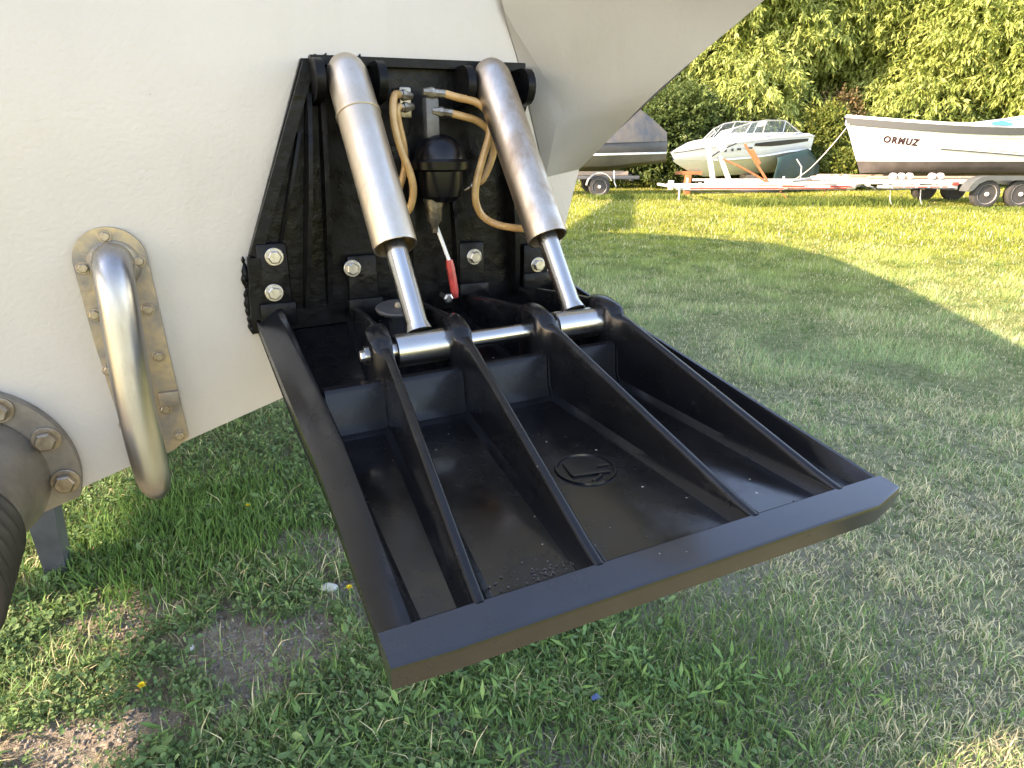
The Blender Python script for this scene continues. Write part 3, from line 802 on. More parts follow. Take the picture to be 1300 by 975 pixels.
# the name, in raised letters
cu = bpy.data.curves.new('name_text', 'FONT'); cu.body = 'ORMUZ'; cu.size = .20; cu.extrude = .004; cu.offset = .012; cu.shear = .28; cu.space_character = 1.22
tmp = bpy.data.objects.new('tmp', cu); COL.objects.link(tmp)
bpy.context.view_layer.update()
me = bpy.data.meshes.new_from_object(tmp.evaluated_get(bpy.context.evaluated_depsgraph_get()))
bpy.data.objects.remove(tmp); bpy.data.curves.remove(cu)
me.name = 'name_lettering'
mx_ = max(v.co.x for v in me.vertices)
for v in me.vertices:
    x = .86 + v.co.x / mx_ * .86; z = 1.53 + v.co.y * 1.05 - .11 * (x - .80)
    p = ob_pt(x - .16, z, -1, .004 + (.003 if v.co.z > 0 else 0)); v.co = p
link('name_lettering', me, M['letters'], ob)

# its twin axle trailer
tr = empty('boat_trailer', (ox, oy, 0), 'white twin axle trailer under the open white boat, grey mudguard over two wheels', 'trailer', 'boat trailers on the grass')
for sgn in (-1, 1):
    MB().box(-.2, 6.6, sgn * .98 - .04, sgn * .98 + .04, .55, .66, .01).build('side_rail', M['galv'], tr)
    MB().box(.6, 6.2, sgn * .5 - .03, sgn * .5 + .03, .66, .72, .01).build('bunk', M['wood'], tr)
    b = MB()
    y0, y1 = sgn * 1.42 - .02, sgn * 1.10
    b.box(2.95, 4.15, min(y0, y1), max(y0, y1), .715, .755, .01)
    guard(b, 2.98, min(y0, y1), max(y0, y1), .33, .42, 90, 170); guard(b, 4.12, min(y0, y1), max(y0, y1), .33, .42, 10, 90)
    b.add([(2.58, sgn * 1.442, .40), (2.70, sgn * 1.442, .66), (2.95, sgn * 1.442, .756), (4.15, sgn * 1.442, .756), (4.15, sgn * 1.442, .66), (2.98, sgn * 1.442, .66), (2.8, sgn * 1.442, .58), (2.68, sgn * 1.442, .42)], [(0, 1, 6, 7), (1, 2, 5, 6), (2, 3, 4, 5)])
    b.build('mudguard', M['mudguard'], tr, 40)
    for wx in (3.10, 3.92): wheel(tr, (wx, sgn * 1.26, .335), .335, .19, side=sgn)
for x in (.2, 1.6, 2.5, 4.6, 6.0):
    MB().box(x - .04, x + .04, -.935, .935, .48, .547, .008).build('cross_beam', M['galv'], tr)
for x in (.95, 1.15, 1.35, 1.9, 2.1):
    b = MB(); b.lathe((x, -1.0, .74), (0, 1, 0), [(-.05, .075), (.05, .075)], 14); b.build('roller', M['roller'], tr)
    MB().box(x - .02, x + .02, -.99, -.95, .662, .72).build('roller_post', M['galv'], tr)
MB().box(.6, 2.55, -1.05, -1.022, .46, .52, .004).build('lamp_bar', M['trailer_white'], tr)
MB().box(.9, 2.3, -1.057, -1.0505, .475, .505).build('reflector_strip', M['stripe_red'], tr)
for i in range(6): MB().box(.62 + .3 * i, .66 + .3 * i, -1.066, -1.058, .47, .51).build('strip_gap', M['trailer_white'], tr)
MB().box(2.40, 2.54, -1.09, -1.051, .53, .60, .004).build('tail_lamp', M['stripe_red'], tr)
for x in (1.0, 1.75):
    MB().tube([(x, -.9, .5), (x + .02, -.92, .2), (x + .1, -.93, .04)], .012, 6, smooth=4).build('hanging_strap', M['galv'], tr)
MB().tube([(-.2, -.98, .60), (-1.2, -.3, .52), (-2.0, 0, .50)], .04, 8).build('drawbar', M['galv'], tr)
MB().tube([(-.2, .98, .60), (-1.2, .3, .52), (-2.0, 0, .50)], .04, 8).build('drawbar', M['galv'], tr)

# ------------------------------------------------------------------ empty trailer with winch post
et = empty('boat_trailer', (4.4, 19.0, 0), 'long empty white trailer with upright winch post and red stripe', 'trailer', 'boat trailers on the grass')
for y in (0, 1.3):
    b = MB(); b.box(.1, 4.95, y - .04, y + .04, .30, .41, .01); b.build('side_rail', M['galv'], et)
    MB().box(.45, 3.0 if y == 0 else 2.5, y - .046, y - .0405, .325, .36).build('red_stripe', M['stripe_red' if y == 0 else 'rust'], et)
    MB().box(.9, 4.6, y - .10 + .25, y + .25, .47, .53, .006).build('bunk_board', M['trailer_white'], et)
MB().box(3.2, 4.7, -.047, -.0405, .325, .355).build('red_stripe', M['stripe_red'], et)
for x in (.5, 1.7, 3.0, 4.3):
    MB().box(x - .035, x + .035, .045, 1.255, .33, .40, .006).build('cross_beam', M['galv'], et)
MB().tube([(.1, .05, .36), (-.15, .5, .40), (-.30, .62, .42)], .04, 8).build('coupling', M['galv'], et)
MB().box(-.12, .02, .05, .16, .30, .55, .01).build('coupling_box', M['galv'], et)
MB().tube([(.16, -.06, .42), (.16, -.06, .03)], .025, 8).build('jockey_leg', M['galv'], et)
MB().bar((1.13, .1, .40), (.86, .1, 1.46), .10, .13, (0, 1, 0)).build('winch_post', M['trailer_white'], et)
MB().bar((1.62, .15, .40), (1.22, .15, 1.18), .10, .12, (0, 1, 0)).build('winch_post', M['trailer_white'], et)
MB().box(.74, 1.02, .02, .20, 1.465, 1.56, .015).build('winch', M['galv'], et)
b = MB(); b.lathe((1.22, .06, 1.42), (0, 1, 0), [(-.06, .13), (.06, .13)], 16); b.build('winch_drum', M['galv'], et)
MB().tube([(.95, .05, 1.15), (1.25, .02, 1.35), (1.6, 0, 1.5)], .02, 6).build('winch_strap', M['stripe_dark'], et)
MB().bar((1.85, .1, 1.48), (2.60, .1, .50), .05, .07, (0, 1, 0)).build('folded_arm', M['rust'], et)
MB().bar((2.03, .04, 1.34), (2.28, .04, .98), .07, .14, (0, 1, 0)).build('orange_flag', M['rust'], et)
MB().tube([(1.30, .08, 1.10), (1.75, .06, .92), (2.2, .06, .70), (2.65, .06, .45)], .03, 6).build('brace', M['rust'], et)
MB().box(2.35, 2.75, -.02, .16, .415, .47, .006).build('arm_bracket', M['roller'], et)
MB().box(3.1, 3.22, -.09, -.048, .33, .41, .004).build('tail_lamp', M['stripe_red'], et)
MB().tube([(3.48, .1, .41), (3.46, .1, .9), (3.30, .1, 1.1)], .018, 6).build('side_guide', M['galv'], et)
# planks and boards lying on the trailer
for i, (x, l, y, z, r_) in enumerate(((3.65, 1.5, .25, .535, .02), (3.75, 1.25, .55, .537, -.02), (3.9, 1.1, .35, .592, .03), (4.05, .85, .6, .594, -.03), (4.15, .8, .4, .649, .02))):
    o = MB().box(0, l, -.13, .13, 0, .052, .005).build('plank', M['wood'], None); o.location = (4.4 + x, 19.0 + y, z); o.rotation_euler = (0, 0, r_)
    tag(o, ['longest pale plank lying lowest on the empty trailer, near side', 'pale plank lying lowest on the empty trailer, far side', 'middle layer plank in the pile on the empty trailer, near side', 'middle layer plank in the pile on the empty trailer, far side', 'short plank on top of the pile on the empty trailer'][i], 'plank', 'planks piled on the trailer')
for i in range(4):
    x = 4.4 + 3.95 + i * .24
    o = MB(); o.lathe((0, -.05, 0), (0, 1, 0), [(0, .07), (.02, .085), (.10, .085), (.12, .07)], 14)
    o = o.build('rubber_roller', M['roller'], None); o.location = (x, 19.05, .621 if i == 0 else .621); tag(o, ['leftmost small roller', 'second small roller from the left', 'third small roller from the left', 'rightmost small roller'][i] + ' in the row before the plank pile', 'roller', 'loose rollers before the planks')

# ------------------------------------------------------------------ white sports boat with windscreen
SBM = Matrix.Translation((4.80, 21.4, 0)) @ Matrix.Rotation(.50, 4, 'Z')
sb = empty('sports_boat', label='white sports boat with clear windscreen and dark side stripe, bow to the left', cat='boat', mat=SBM)
def sx(t): return 5.3 * t
def gun(t): return (.80 * (1 - (1 - min(1, t / .55)) ** 2.3), 1.25 + .50 * t + .10 * math.sin(math.pi * t))
def chi(t): return (.70 * (1 - (1 - min(1, t / .7)) ** 2), 1.02 - .10 * math.sin(math.pi * min(1, t * 1.2)) + .30 * t)
def kee(t): return .98 - .46 * (1 - (1 - min(1, t / .30)) ** 2) + .16 * max(0, t - .3)
ts = [0, .04, .09, .16, .25, .36, .5, .65, .8, .92, 1]
def gx(t, z): return sx(t) + .25 * max(0, 1 - t * 3) * max(0, (1.25 - z) / .5)
for nm, m in (('topsides', 'gel_white'), ('bottom', 'gel_cream')):
    b = MB()
    for s_ in (-1, 1):
        secs = []
        for t in ts:
            (gy, gz), (cy, cz), kz = gun(t), chi(t), kee(t)
            if nm == 'topsides': secs.append([(gx(t, cz), s_ * cy, cz), (gx(t, cz), s_ * (cy + .035), cz + .03), (gx(t, (gz + cz) / 2), s_ * ((gy + cy) / 2 + .03), (gz + cz) / 2), (gx(t, gz), s_ * gy, gz)])
            else: secs.append([(gx(t, kz), 0, kz), (gx(t, (kz + cz) / 2), s_ * cy * .55, kz + (cz - kz) * .42), (gx(t, cz), s_ * (cy + .001), cz + .001)])
        b.loft(secs)
    t = 1; (gy, gz), (cy, cz), kz = gun(1), chi(1), kee(1)
    if nm == 'topsides': b.add([(sx(1), -gy, gz), (sx(1), gy, gz), (sx(1), cy, cz), (sx(1), -cy, cz)], [(0, 1, 2, 3)])
    else: b.add([(sx(1), -cy, cz), (sx(1), cy, cz), (sx(1), 0, kz)], [(0, 1, 2)])
    b.build(nm, M[m], sb, 40)
b = MB()
b.loft([[(sx(t), -gun(t)[0] - .01, gun(t)[1] + .003), (sx(t), -gun(t)[0] * .75, gun(t)[1] + .16 * min(1, t * 6) * (1 - .5 * t)), (sx(t), 0, gun(t)[1] + .24 * min(1, t * 6) * (1 - .6 * t)), (sx(t), gun(t)[0] * .75, gun(t)[1] + .16 * min(1, t * 6) * (1 - .5 * t)), (sx(t), gun(t)[0] + .01, gun(t)[1] + .003)] for t in ts])
b.build('deck', M['gel_white'], sb, 50)
for s_ in (-1, 1):
    b = MB(); b.loft([[(gx(t, gun(t)[1]), s_ * (gun(t)[0] + .012), gun(t)[1] - .025), (gx(t, gun(t)[1]), s_ * (gun(t)[0] + .035), gun(t)[1] - .02), (gx(t, gun(t)[1]), s_ * (gun(t)[0] + .035), gun(t)[1] + .02), (gx(t, gun(t)[1]), s_ * (gun(t)[0] + .0), gun(t)[1] + .022)] for t in ts]); b.build('rub_rail', M['galv'], sb, 40)
    b = MB(); secs = []
    for t in (.50, .56, .64, .72, .8, .88, .95):
        (gy, gz), (cy, cz) = gun(t), chi(t)
        def P(k): return (sx(t), s_ * ((cy + .035) + (gy - cy - .03) * k + .022), cz + (gz - cz) * k)
        w = .30 * math.sin(math.pi * (t - .44) / .60) ** .6
        secs.append([P(.84), P(.84 - w)])
    b.loft(secs); b.build('side_stripe', M['stripe_dark'], sb)
    b = MB(); b.loft([[(sx(t), s_ * (chi(t)[0] + .05), chi(t)[1] + .05), (sx(t), s_ * (chi(t)[0] + .06), chi(t)[1] + .0), (sx(t), s_ * chi(t)[0] * .97, chi(t)[1] - .02)] for t in ts[4:]]); b.build('spray_rail', M['gel_white'], sb)
# small dark marks of the registration on the bow flank
for t, wd, hh in ((.30, .10, .07), (.345, .09, .08), (.39, .16, .06), (.46, .30, .05)):
    (gy, gz), (cy, cz) = gun(t), chi(t); k = .62
    y = -((cy + .035) + (gy - cy - .03) * k) - .034; z = cz + (gz - cz) * k
    MB().box(sx(t) - wd / 2, sx(t) + wd / 2, y - .006, y, z - hh / 2, z + hh / 2, .002).build('hull_mark', M['stripe_dark'], sb)
# windscreen: frame bars and panes
ws = [(.30, -.62), (.40, -.70), (.55, -.73), (.72, -.72), (.90, -.60)]
lo = []; up = []
for t, y in [(.27, -.15), (.31, -.48), (.42, -.66), (.57, -.71), (.74, -.70), (.93, -.62)]:
    z = gun(t)[1] + .10
    hgt = {.27: .30, .31: .36, .42: .46, .57: .46, .74: .40, .93: .04}[t]
    lo.append(Vector((sx(t), y, z))); up.append(Vector((sx(t) + (.42 if t < .5 else .18 if t < .9 else -.05), y * .88, z + hgt)))
for s_ in (-1, 1):
    f = lambda p: Vector((p.x, p.y * -s_, p.z))
    for i in range(len(lo) - 1):
        MB().add([f(lo[i]), f(lo[i+1]), f(up[i+1]), f(up[i])], [(0, 1, 2, 3)]).build('window_pane', M['glass'], sb, None)
    MB().tube([f(p) for p in up], .020, 6).build('windscreen_frame', M['galv'], sb)
    MB().tube([f(p) for p in lo], .016, 6).build('windscreen_frame', M['galv'], sb)
    for i in range(len(lo)):
        MB().tube([f(lo[i]), f(up[i])], .016, 6).build('windscreen_post', M['galv'], sb)
b = MB(); b.lathe((3.4, -.25, 2.10), (-.5, 0, .8), [(-.015, .15), (-.015, .17), (.015, .17), (.015, .15)], 20); b.build('steering_wheel', M['galv'], sb)
# what it stands on, and the cover hanging off its stern
p_ = SBM @ Vector((.75, 0, 0)); st = empty('keel_stand', p_, 'rusty orange stand under the bow of the white sports boat', 'stand')
MB().box(-.10, .10, -.10, .10, 0, .60, .01).build('post', M['rust'], st); MB().bar((-.38, 0, .655), (.42, 0, .655), .14, .10).build('head', M['rust'], st); MB().bar((-.30, 0, .0), (0, 0, .55), .05, .05).build('brace', M['rust'], st)
p_ = SBM @ Vector((3.4, 0, 0)); st = empty('keel_stand', p_, 'dark timber stand under the middle of the white sports boat', 'stand')
MB().box(-.25, .25, -.35, .35, 0, .30, .01).build('lower_block', M['wood'], st); MB().box(-.2, .2, -.3, .3, .302, .56, .01).build('upper_block', M['wood'], st)
gc = MB(); secs = []
for i in range(9):
    a = i / 8; x = 3.5 + 1.95 * a
    zt = 1.25 + .34 * a if a < .75 else 1.5 - 1.6 * (a - .75)
    fold = .06 * math.sin(a * 17)
    secs.append([(x - .30 * (1 - a), -1.00 + fold, .03), (x - .12 * (1 - a), -1.03 + fold * .8, zt * .35), (x, -1.02 + fold * .4, zt * .75), (x + .02, -.98, zt - .18), (x + .05, -.86, zt - .14)])
gc.loft(secs)
go = gc.build('green_tarpaulin', M['tarp_green'], None, 60); go.matrix_world = SBM; tag(go, 'dark green tarpaulin hanging below the stern of the white sports boat', 'tarpaulin')
sm = go.modifiers.new('thick', 'SOLIDIFY'); sm.thickness = .01

# ------------------------------------------------------------------ covered dark boat on its trailer
cb = empty('covered_boat', (.2, 21.6, 0), 'dark boat under a grey peaked cover beside the white yacht hull', 'boat')
xs2 = [0, .6, 1.3, 2.0, 2.7, 3.3, 3.8, 4.2, 4.5]
def hb2(x): return .95 * (1 - max(0, (x - 1.2) / 3.4) ** 2.2)
b = MB()
for s_ in (-1, 1): b.loft([[(x, s_ * hb2(x) * .72, .86 + .10 * max(0, x - 2.6)), (x, s_ * hb2(x) * .9, 1.02 + .06 * max(0, x - 2.6)), (x, s_ * hb2(x), 1.13 + .02 * x)] for x in xs2])
b.loft([[(x, -hb2(x) * .72, .86 + .10 * max(0, x - 2.6)), (x, 0, .68 + .14 * max(0, x - 2.4)), (x, hb2(x) * .72, .86 + .10 * max(0, x - 2.6))] for x in xs2])
b.build('bottom', M['olive'], cb, 40)
for s_ in (-1, 1):
    MB().loft([[(x, s_ * (hb2(x) + .005), 1.12 + .02 * x), (x, s_ * (hb2(x) + .03), 1.13 + .02 * x), (x, s_ * (hb2(x) + .03), 1.17 + .02 * x), (x, s_ * (hb2(x)), 1.18 + .02 * x)] for x in xs2]).build('white_rail', M['gel_white'], cb, 40)
    MB().loft([[(x, s_ * hb2(x), 1.17 + .02 * x), (x, s_ * (hb2(x) + .02), 1.32 + .03 * x), (x, s_ * (hb2(x) - .02), 1.47 + .03 * x)] for x in xs2]).build('topsides', M['boat_dark'], cb, 40)
def pk(x): return 2.75 - .02 * x - .85 * max(0, (x - 3.2) / 1.3) ** 1.3
MB().loft([[(x, -hb2(x) - .03, 1.44 + .03 * x), (x, -hb2(x) * .98, 1.56 + .03 * x + .03 * math.sin(x * 7)), (x, -hb2(x) * .45, 1.56 + (pk(x) - 1.56) * .55 + .02 * math.sin(x * 9)), (x, 0, max(1.62, pk(x))), (x, hb2(x) * .45, 1.56 + (pk(x) - 1.56) * .55), (x, hb2(x) * .98, 1.56 + .03 * x), (x, hb2(x) + .03, 1.44 + .03 * x)] for x in np.linspace(0, 4.48, 22)]).build('cover', M['tarp_grey'], cb, 60)
ct = empty('boat_trailer', (.2, 21.6, 0), 'dark trailer with one visible wheel under the covered boat', 'trailer', 'boat trailers on the grass')
for s_ in (-1, 1):
    MB().box(.4, 3.6, s_ * .7 - .04, s_ * .7 + .04, .50, .60, .008).build('side_rail', M['rail_grey'], ct)
    wheel(ct, (2.36, s_ * 1.12, .31), .31, .18, side=s_)
    b = MB(); guard(b, 2.36, min(s_ * 1.24, s_ * 1.0), max(s_ * 1.24, s_ * 1.0), .32, .39, 25, 175); b.build('mudguard', M['galv'], ct, 40)
    MB().tube([(2.78, s_ * 1.1, .76), (2.80, s_ * 1.1, .45), (2.86, s_ * 1.1, .3)], .02, 6).build('guard_stay', M['galv'], ct)
    MB().box(1.0, 3.3, s_ * .45 - .05, s_ * .45 + .05, .602, .72, .006).build('bunk', M['wood'], ct)
for x in (.8, 2.36, 3.4): MB().box(x - .035, x + .035, -.65, .65, .44, .498, .006).build('cross_beam', M['rail_grey'], ct)
MB().box(2.30, 2.42, -1.02, 1.02, .28, .34, .006).build('axle', M['rail_grey'], ct)

# ropes and straps over the trailers and boats
def rope(pts, lab, m, r=.012):
    o = MB().tube(pts, r, 6, smooth=5).build('mooring_rope', M[m], None, 60); tag(o, lab, 'rope')
rope([(8.32 + .28, 18.0, 2.16), (8.1, 17.9, 1.5), (7.6, 17.9, .9), (7.2, 18.0, .56)], 'pale rope from the bow of the open white boat down to its drawbar', 'roller')
rope([(5.3, 19.12, 1.40), (5.0, 20.2, 1.3), (4.85, 21.35, 1.24)], 'dark winch line from the winch post to the sports boat bow', 'stripe_dark')
rope([(8.6, 18.95, .40), (8.4, 18.93, .12), (8.0, 18.95, .03), (7.6, 18.9, .03), (7.3, 18.95, .28)], 'orange rope sagging below the empty trailer', 'rust')

# clutter of brackets, guide rollers and boards along the trailers
for i, (x, h_, w_) in enumerate(((.35, .62, .05), (.7, .50, .09), (2.95, .66, .05), (3.35, .56, .10), (4.0, .60, .06), (4.5, .52, .12))):
    MB().box(x - w_ / 2, x + w_ / 2, -.085, -.049, .40, h_, .004).build('bracket', M['galv'] if i % 2 else M['roller'], et)
for x in (2.9, 3.3, 3.7, 4.1, 4.5):
    MB().bar((x, .04, .40), (x + .16, .30, .50), .03, .03).build('strut', M['galv'], et)
    o_ = MB(); o_.lathe((x + .1, .14, .505), (0, 1, 0), [(0, .03), (.01, .05), (.07, .05), (.08, .03)], 10); o_.build('guide_roller', M['roller'], et)
MB().box(2.8, 4.9, -.16, -.13, .36, .44, .004).build('lamp_board', M['trailer_white'], et)
MB().box(2.9, 3.5, -.166, -.1605, .38, .42).build('red_stripe', M['stripe_red'], et)
MB().box(4.2, 4.8, -.166, -.1605, .38, .42).build('red_stripe', M['stripe_red'], et)
for x in (.3, .75, 1.5, 2.3):
    MB().bar((x, -.99, .55), (x + .28, -.99, .44), .04, .04).build('strut', M['galv'], tr)
    MB().box(x + .05, x + .13, -1.03, -.99, .50, .60, .004).build('bracket', M['roller'], tr)
MB().tube([(.1, -1.03, .52), (.9, -1.06, .43), (1.7, -1.06, .46), (2.5, -1.05, .42)], .014, 6, smooth=4).build('wiring_loom', M['stripe_dark'], tr)
MB().tube([(.3, -.06, .30), (1.2, -.07, .22), (2.2, -.06, .27), (3.1, -.08, .23)], .012, 6, smooth=4).build('wiring_loom', M['stripe_dark'], et)

# ------------------------------------------------------------------ trees
def leaf_quads(P, D, Nn, ln, wd, col):
    """folded diamond leaves: base P, direction D, side Nn"""
    n = len(P); tip = P + D * ln[:, None]; mid = P + D * (ln * .45)[:, None]
    S = np.cross(D, Nn); S /= np.linalg.norm(S, axis=1, keepdims=True) + 1e-9
    up = np.cross(S, D)
    a = mid + S * (wd / 2)[:, None] + up * (wd * .18)[:, None]; b = mid - S * (wd / 2)[:, None] + up * (wd * .18)[:, None]
    V = np.stack([P, a, tip, b], 1).reshape(-1, 3)
    i = np.arange(n)[:, None] * 4
    F = np.concatenate([i + [0, 1, 2], i + [0, 2, 3]], 1).reshape(-1, 3)
    return V, F, np.repeat(col, 4, 0)

def round_leaves(P, D, Nn, ln, wd, col):
    n = len(P); S = np.cross(D, Nn); S /= np.linalg.norm(S, axis=1, keepdims=True) + 1e-9; up = np.cross(S, D)
    def at(t, s_, h): return P + D * (ln * t)[:, None] + S * (wd * s_)[:, None] + up * (wd * h)[:, None]
    V = np.stack([P, at(.28, .46, .12), at(.72, .44, .10), at(1, 0, -.06), at(.72, -.44, .10), at(.28, -.46, .12)], 1).reshape(-1, 3)
    i = np.arange(n)[:, None] * 6
    F = np.concatenate([i + [0, 1, 2], i + [0, 2, 3], i + [0, 3, 4], i + [0, 4, 5]], 1).reshape(-1, 3)
    return V, F, np.repeat(col, 6, 0)

def make_crown(name, parent, blobs, nspr, leaf, wid, cols, droop, seed, per=9):
    r = np.random.default_rng(seed)
    blobs = np.array(blobs, float)          # cx cy cz rx ry rz
    wgt = blobs[:, 3] * blobs[:, 5]; pick = r.choice(len(blobs), nspr, p=wgt / wgt.sum())
    d = r.normal(size=(nspr, 3)); d /= np.linalg.norm(d, axis=1, keepdims=True)
    flip = (d[:, 1] > .35) & (r.random(nspr) < .75); d[flip, 1] *= -1
    rad = 1 - .34 * r.random(nspr) ** 1.6
    lump = 1 + .16 * np.sin(d[:, 0] * 9 + pick) * np.sin(d[:, 2] * 8 + pick * 2) + .09 * np.sin(d[:, 1] * 17 + d[:, 2] * 13)
    B = blobs[pick]; P0 = B[:, :3] + d * B[:, 3:] * (rad * lump)[:, None]
    keep = P0[:, 2] > .1; P0, d = P0[keep], d[keep]; n = len(P0)
    ax = d * .7 + r.normal(size=(n, 3)) * .35; ax[:, 2] -= droop; ax /= np.linalg.norm(ax, axis=1, keepdims=True)
    base = r.random((n, 1))
    c0, c1 = np.array(cols[0]), np.array(cols[1])
    cs = c0 + (c1 - c0) * base
    Vs, Fs, Cs = [], [], []; off = 0
    sl = leaf * (1.5 + r.random(n) * 1.3)
    for k in range(per):
        t = (k + r.random(n) * .6) / per
        p = P0 + ax * (sl * t)[:, None]
        dd = ax * .75 + r.normal(size=(n, 3)) * .55; dd[:, 2] -= droop * .4; dd /= np.linalg.norm(dd, axis=1, keepdims=True)
        nn = r.normal(size=(n, 3)) * .5 + [0, -.3, 1.0]
        V, F, C = leaf_quads(p, dd, nn, leaf * (.6 + .7 * r.random(n)), wid * (.6 + .7 * r.random(n)), cs * (.8 + .4 * r.random((n, 1))))
        Vs.append(V); Fs.append(F + off); Cs.append(C); off += len(V)
    return fast_mesh(name, np.concatenate(Vs), np.concatenate(Fs), M['leaf'], parent, np.concatenate(Cs))

def make_tree(x, y, h, rx, label, seed, cols, nspr=5200, low=1.4, leaf=.24, wid=.064, droop=.8, group='trees behind the boats'):
    r = np.random.default_rng(seed)
    t = empty('willow_tree', (x, y, 0), label, 'tree', group)
    b = MB(); b.tube([(0, 0, 0), (.06, .03, h * .2), (-.05, .08, h * .45), (.1, 0, h * .8)], [.34, .27, .19, .05], 10, smooth=4)
    b.build('trunk', M['bark'], t, 60)
    for i in range(6):
        a = r.random() * 6.28; z = h * (.22 + .09 * i); l = rx * .75
        MB().tube([(0, .05, z), (math.cos(a) * l * .5, math.sin(a) * l * .5, z + l * .28), (math.cos(a) * l, math.sin(a) * l, z + l * .32)], [.12, .08, .03], 7, smooth=3).build('limb', M['bark'], t, 60)
    blobs = [(0, 0, h * .62, rx * .8, rx * .8, h * .36)]
    for i in range(9):
        a = 2 * math.pi * i / 9 + r.random(); q_ = .45 + .2 * r.random()
        zz = low + 1.1 + (h * .62) * r.random()
        blobs.append((math.cos(a) * rx * q_, math.sin(a) * rx * q_, zz, rx * .48, rx * .48, 1.1 + r.random() * 1.1))
    make_crown('crown', t, blobs, nspr, leaf, wid, cols, droop, seed)
    return t
G1 = ((.21, .28, .06), (.42, .47, .15))
G2 = ((.13, .19, .045), (.27, .33, .09))
for i, (x, y, h, rx, lab, cols) in enumerate((
        (-1.5, 30.0, 10.5, 4.2, 'leafy tree rising directly behind the white yacht hull', G2),
        (4.6, 28.6, 8.6, 3.4, 'darker tree above the covered boat, leftmost in view', G2),
        (8.3, 28.2, 10.5, 3.9, 'tall pale green willow behind the white sports boat', G1),
        (13.0, 29.2, 11.0, 4.2, 'broad willow behind the gap between the two white boats', G1),
        (16.6, 26.8, 10.0, 4.2, 'pale willow hanging low over the bow of the open white boat', G1),
        (21.2, 26.5, 10.5, 4.2, 'rightmost pale willow behind the middle of the open white boat', G1),
        (26.0, 28.0, 10.5, 4.2, 'willow standing beyond the right edge of the picture', G1))):
    make_tree(x, y, h, rx, lab, 20 + i, cols, nspr=10500 if i in (2, 3, 4, 5) else 3000)
for i, x in enumerate((1, 7, 12.5, 18, 24, 30)):
    make_tree(x, 34.5 + (i % 2), 12, 5.2, 'taller dark tree of the back row, ' + ['behind the yacht hull', 'behind the covered boat', 'behind the sports boat', 'behind the gap between the boats', 'behind the bow of the open boat', 'at the far right'][i], 80 + i, G2, nspr=2200, leaf=.6, wid=.2)
def make_bush(x, y, rx, h, label, seed, cols, leaf=.13, wid=.07, n=2600, droop=.15):
    t = empty('bush', (x, y, 0), label, 'bush', 'bushes at the foot of the trees')
    r = np.random.default_rng(seed)
    b = MB()
    for i in range(5):
        a = r.random() * 6.28; b.tube([(0, 0, 0), (math.cos(a) * rx * .3, math.sin(a) * rx * .3, h * .4), (math.cos(a) * rx * .5, math.sin(a) * rx * .5, h * .75)], [.05, .035, .015], 6)
    b.build('stems', M['bark'], t, 60)
    blobs = [(0, 0, h * .5, rx * .8, rx * .8, h * .5)] + [(rx * .5 * math.cos(k * 1.3), rx * .4 * math.sin(k * 1.3), h * (.3 + .1 * k), rx * .5, rx * .5, h * .28) for k in range(5)]
    make_crown('foliage', t, blobs, n, leaf, wid, cols, droop, seed, per=7)
D1 = ((.06, .10, .03), (.13, .18, .05)); Y1 = ((.10, .15, .03), (.24, .26, .06)); R1 = ((.12, .10, .04), (.22, .15, .07))
make_bush(5.6, 25.2, 1.7, 3.4, 'dark bush above the bow of the white sports boat', 51, D1, n=3800)
make_bush(3.2, 25.6, 1.7, 3.0, 'dark bush behind the peak of the covered boat', 52, D1)
make_bush(8.0, 25.6, 1.8, 2.8, 'bush behind the windscreen of the white sports boat', 53, ((.05, .08, .02), (.14, .17, .045)), n=3200)
make_bush(10.6, 25.0, 1.2, 2.7, 'tall bright ivy covered bush between the two white boats', 54, Y1, n=3600)
make_bush(11.5, 25.6, .9, 3.2, 'browning bush touching the bow of the open white boat', 55, R1, n=1600)
make_bush(11.2, 24.2, 1.0, 1.3, 'low bright yellow green bush behind the pile of planks', 56, Y1, n=2200)
make_bush(15.0, 26.0, 2.4, 3.0, 'dark bush in the shade behind the open white boat', 57, D1, n=3000)
make_bush(19.5, 26.0, 2.6, 3.2, 'dark bush at the right behind the open white boat', 58, D1, n=2600)

# ------------------------------------------------------------------ lawn
PATCH = [(-.76, 1.60, .22, .19), (-1.24, 1.80, .22, .14), (-.52, 1.86, .20, .16), (-1.02, 1.24, .26, .11), (-.80, 2.14, .26, .12), (-1.28, 2.44, .28, .10), (-.2, 2.5, .35, .12), (-.62, 2.12, .16, .08), (.10, 1.24, .14, .07), (-.12, 1.33, .12, .05)]
def bare(x, y):
    m = np.zeros_like(x)
    wob = 1.3 * (vnoise(x, y, .09) - .5) + .8 * (vnoise(x, y, .035) - .5)
    for cx_, cy_, rx_, ry_ in PATCH:
        d = np.sqrt(((x - cx_) / rx_) ** 2 + ((y - cy_) / ry_) ** 2) + wob
        m = np.maximum(m, np.clip((1.2 - d) / .35, 0, 1))
    return m
def weedy(x, y):
    """1 where broad leaved weeds grow (left, close to the boat), 0 on the mown lawn"""
    s_ = .25 * np.sin(x * 3.1 + 1) * np.sin(y * 4.3) + .15 * np.sin(x * 9 + y * 7)
    return np.clip((.55 - x * .9 - .28 * (y - 1.6) + s_) / .55, 0, 1)
def scatter(n, r0, r1, power, a0=-52, a1=48):
    u = RNG.random(n); e = power + 1
    r = (r0 ** e + u * (r1 ** e - r0 ** e)) ** (1 / e)
    a = np.radians(a0 + (a1 - a0) * RNG.random(n))
    return r * np.sin(a), r * np.cos(a), r
_vg = np.random.default_rng(3).random((128, 128))
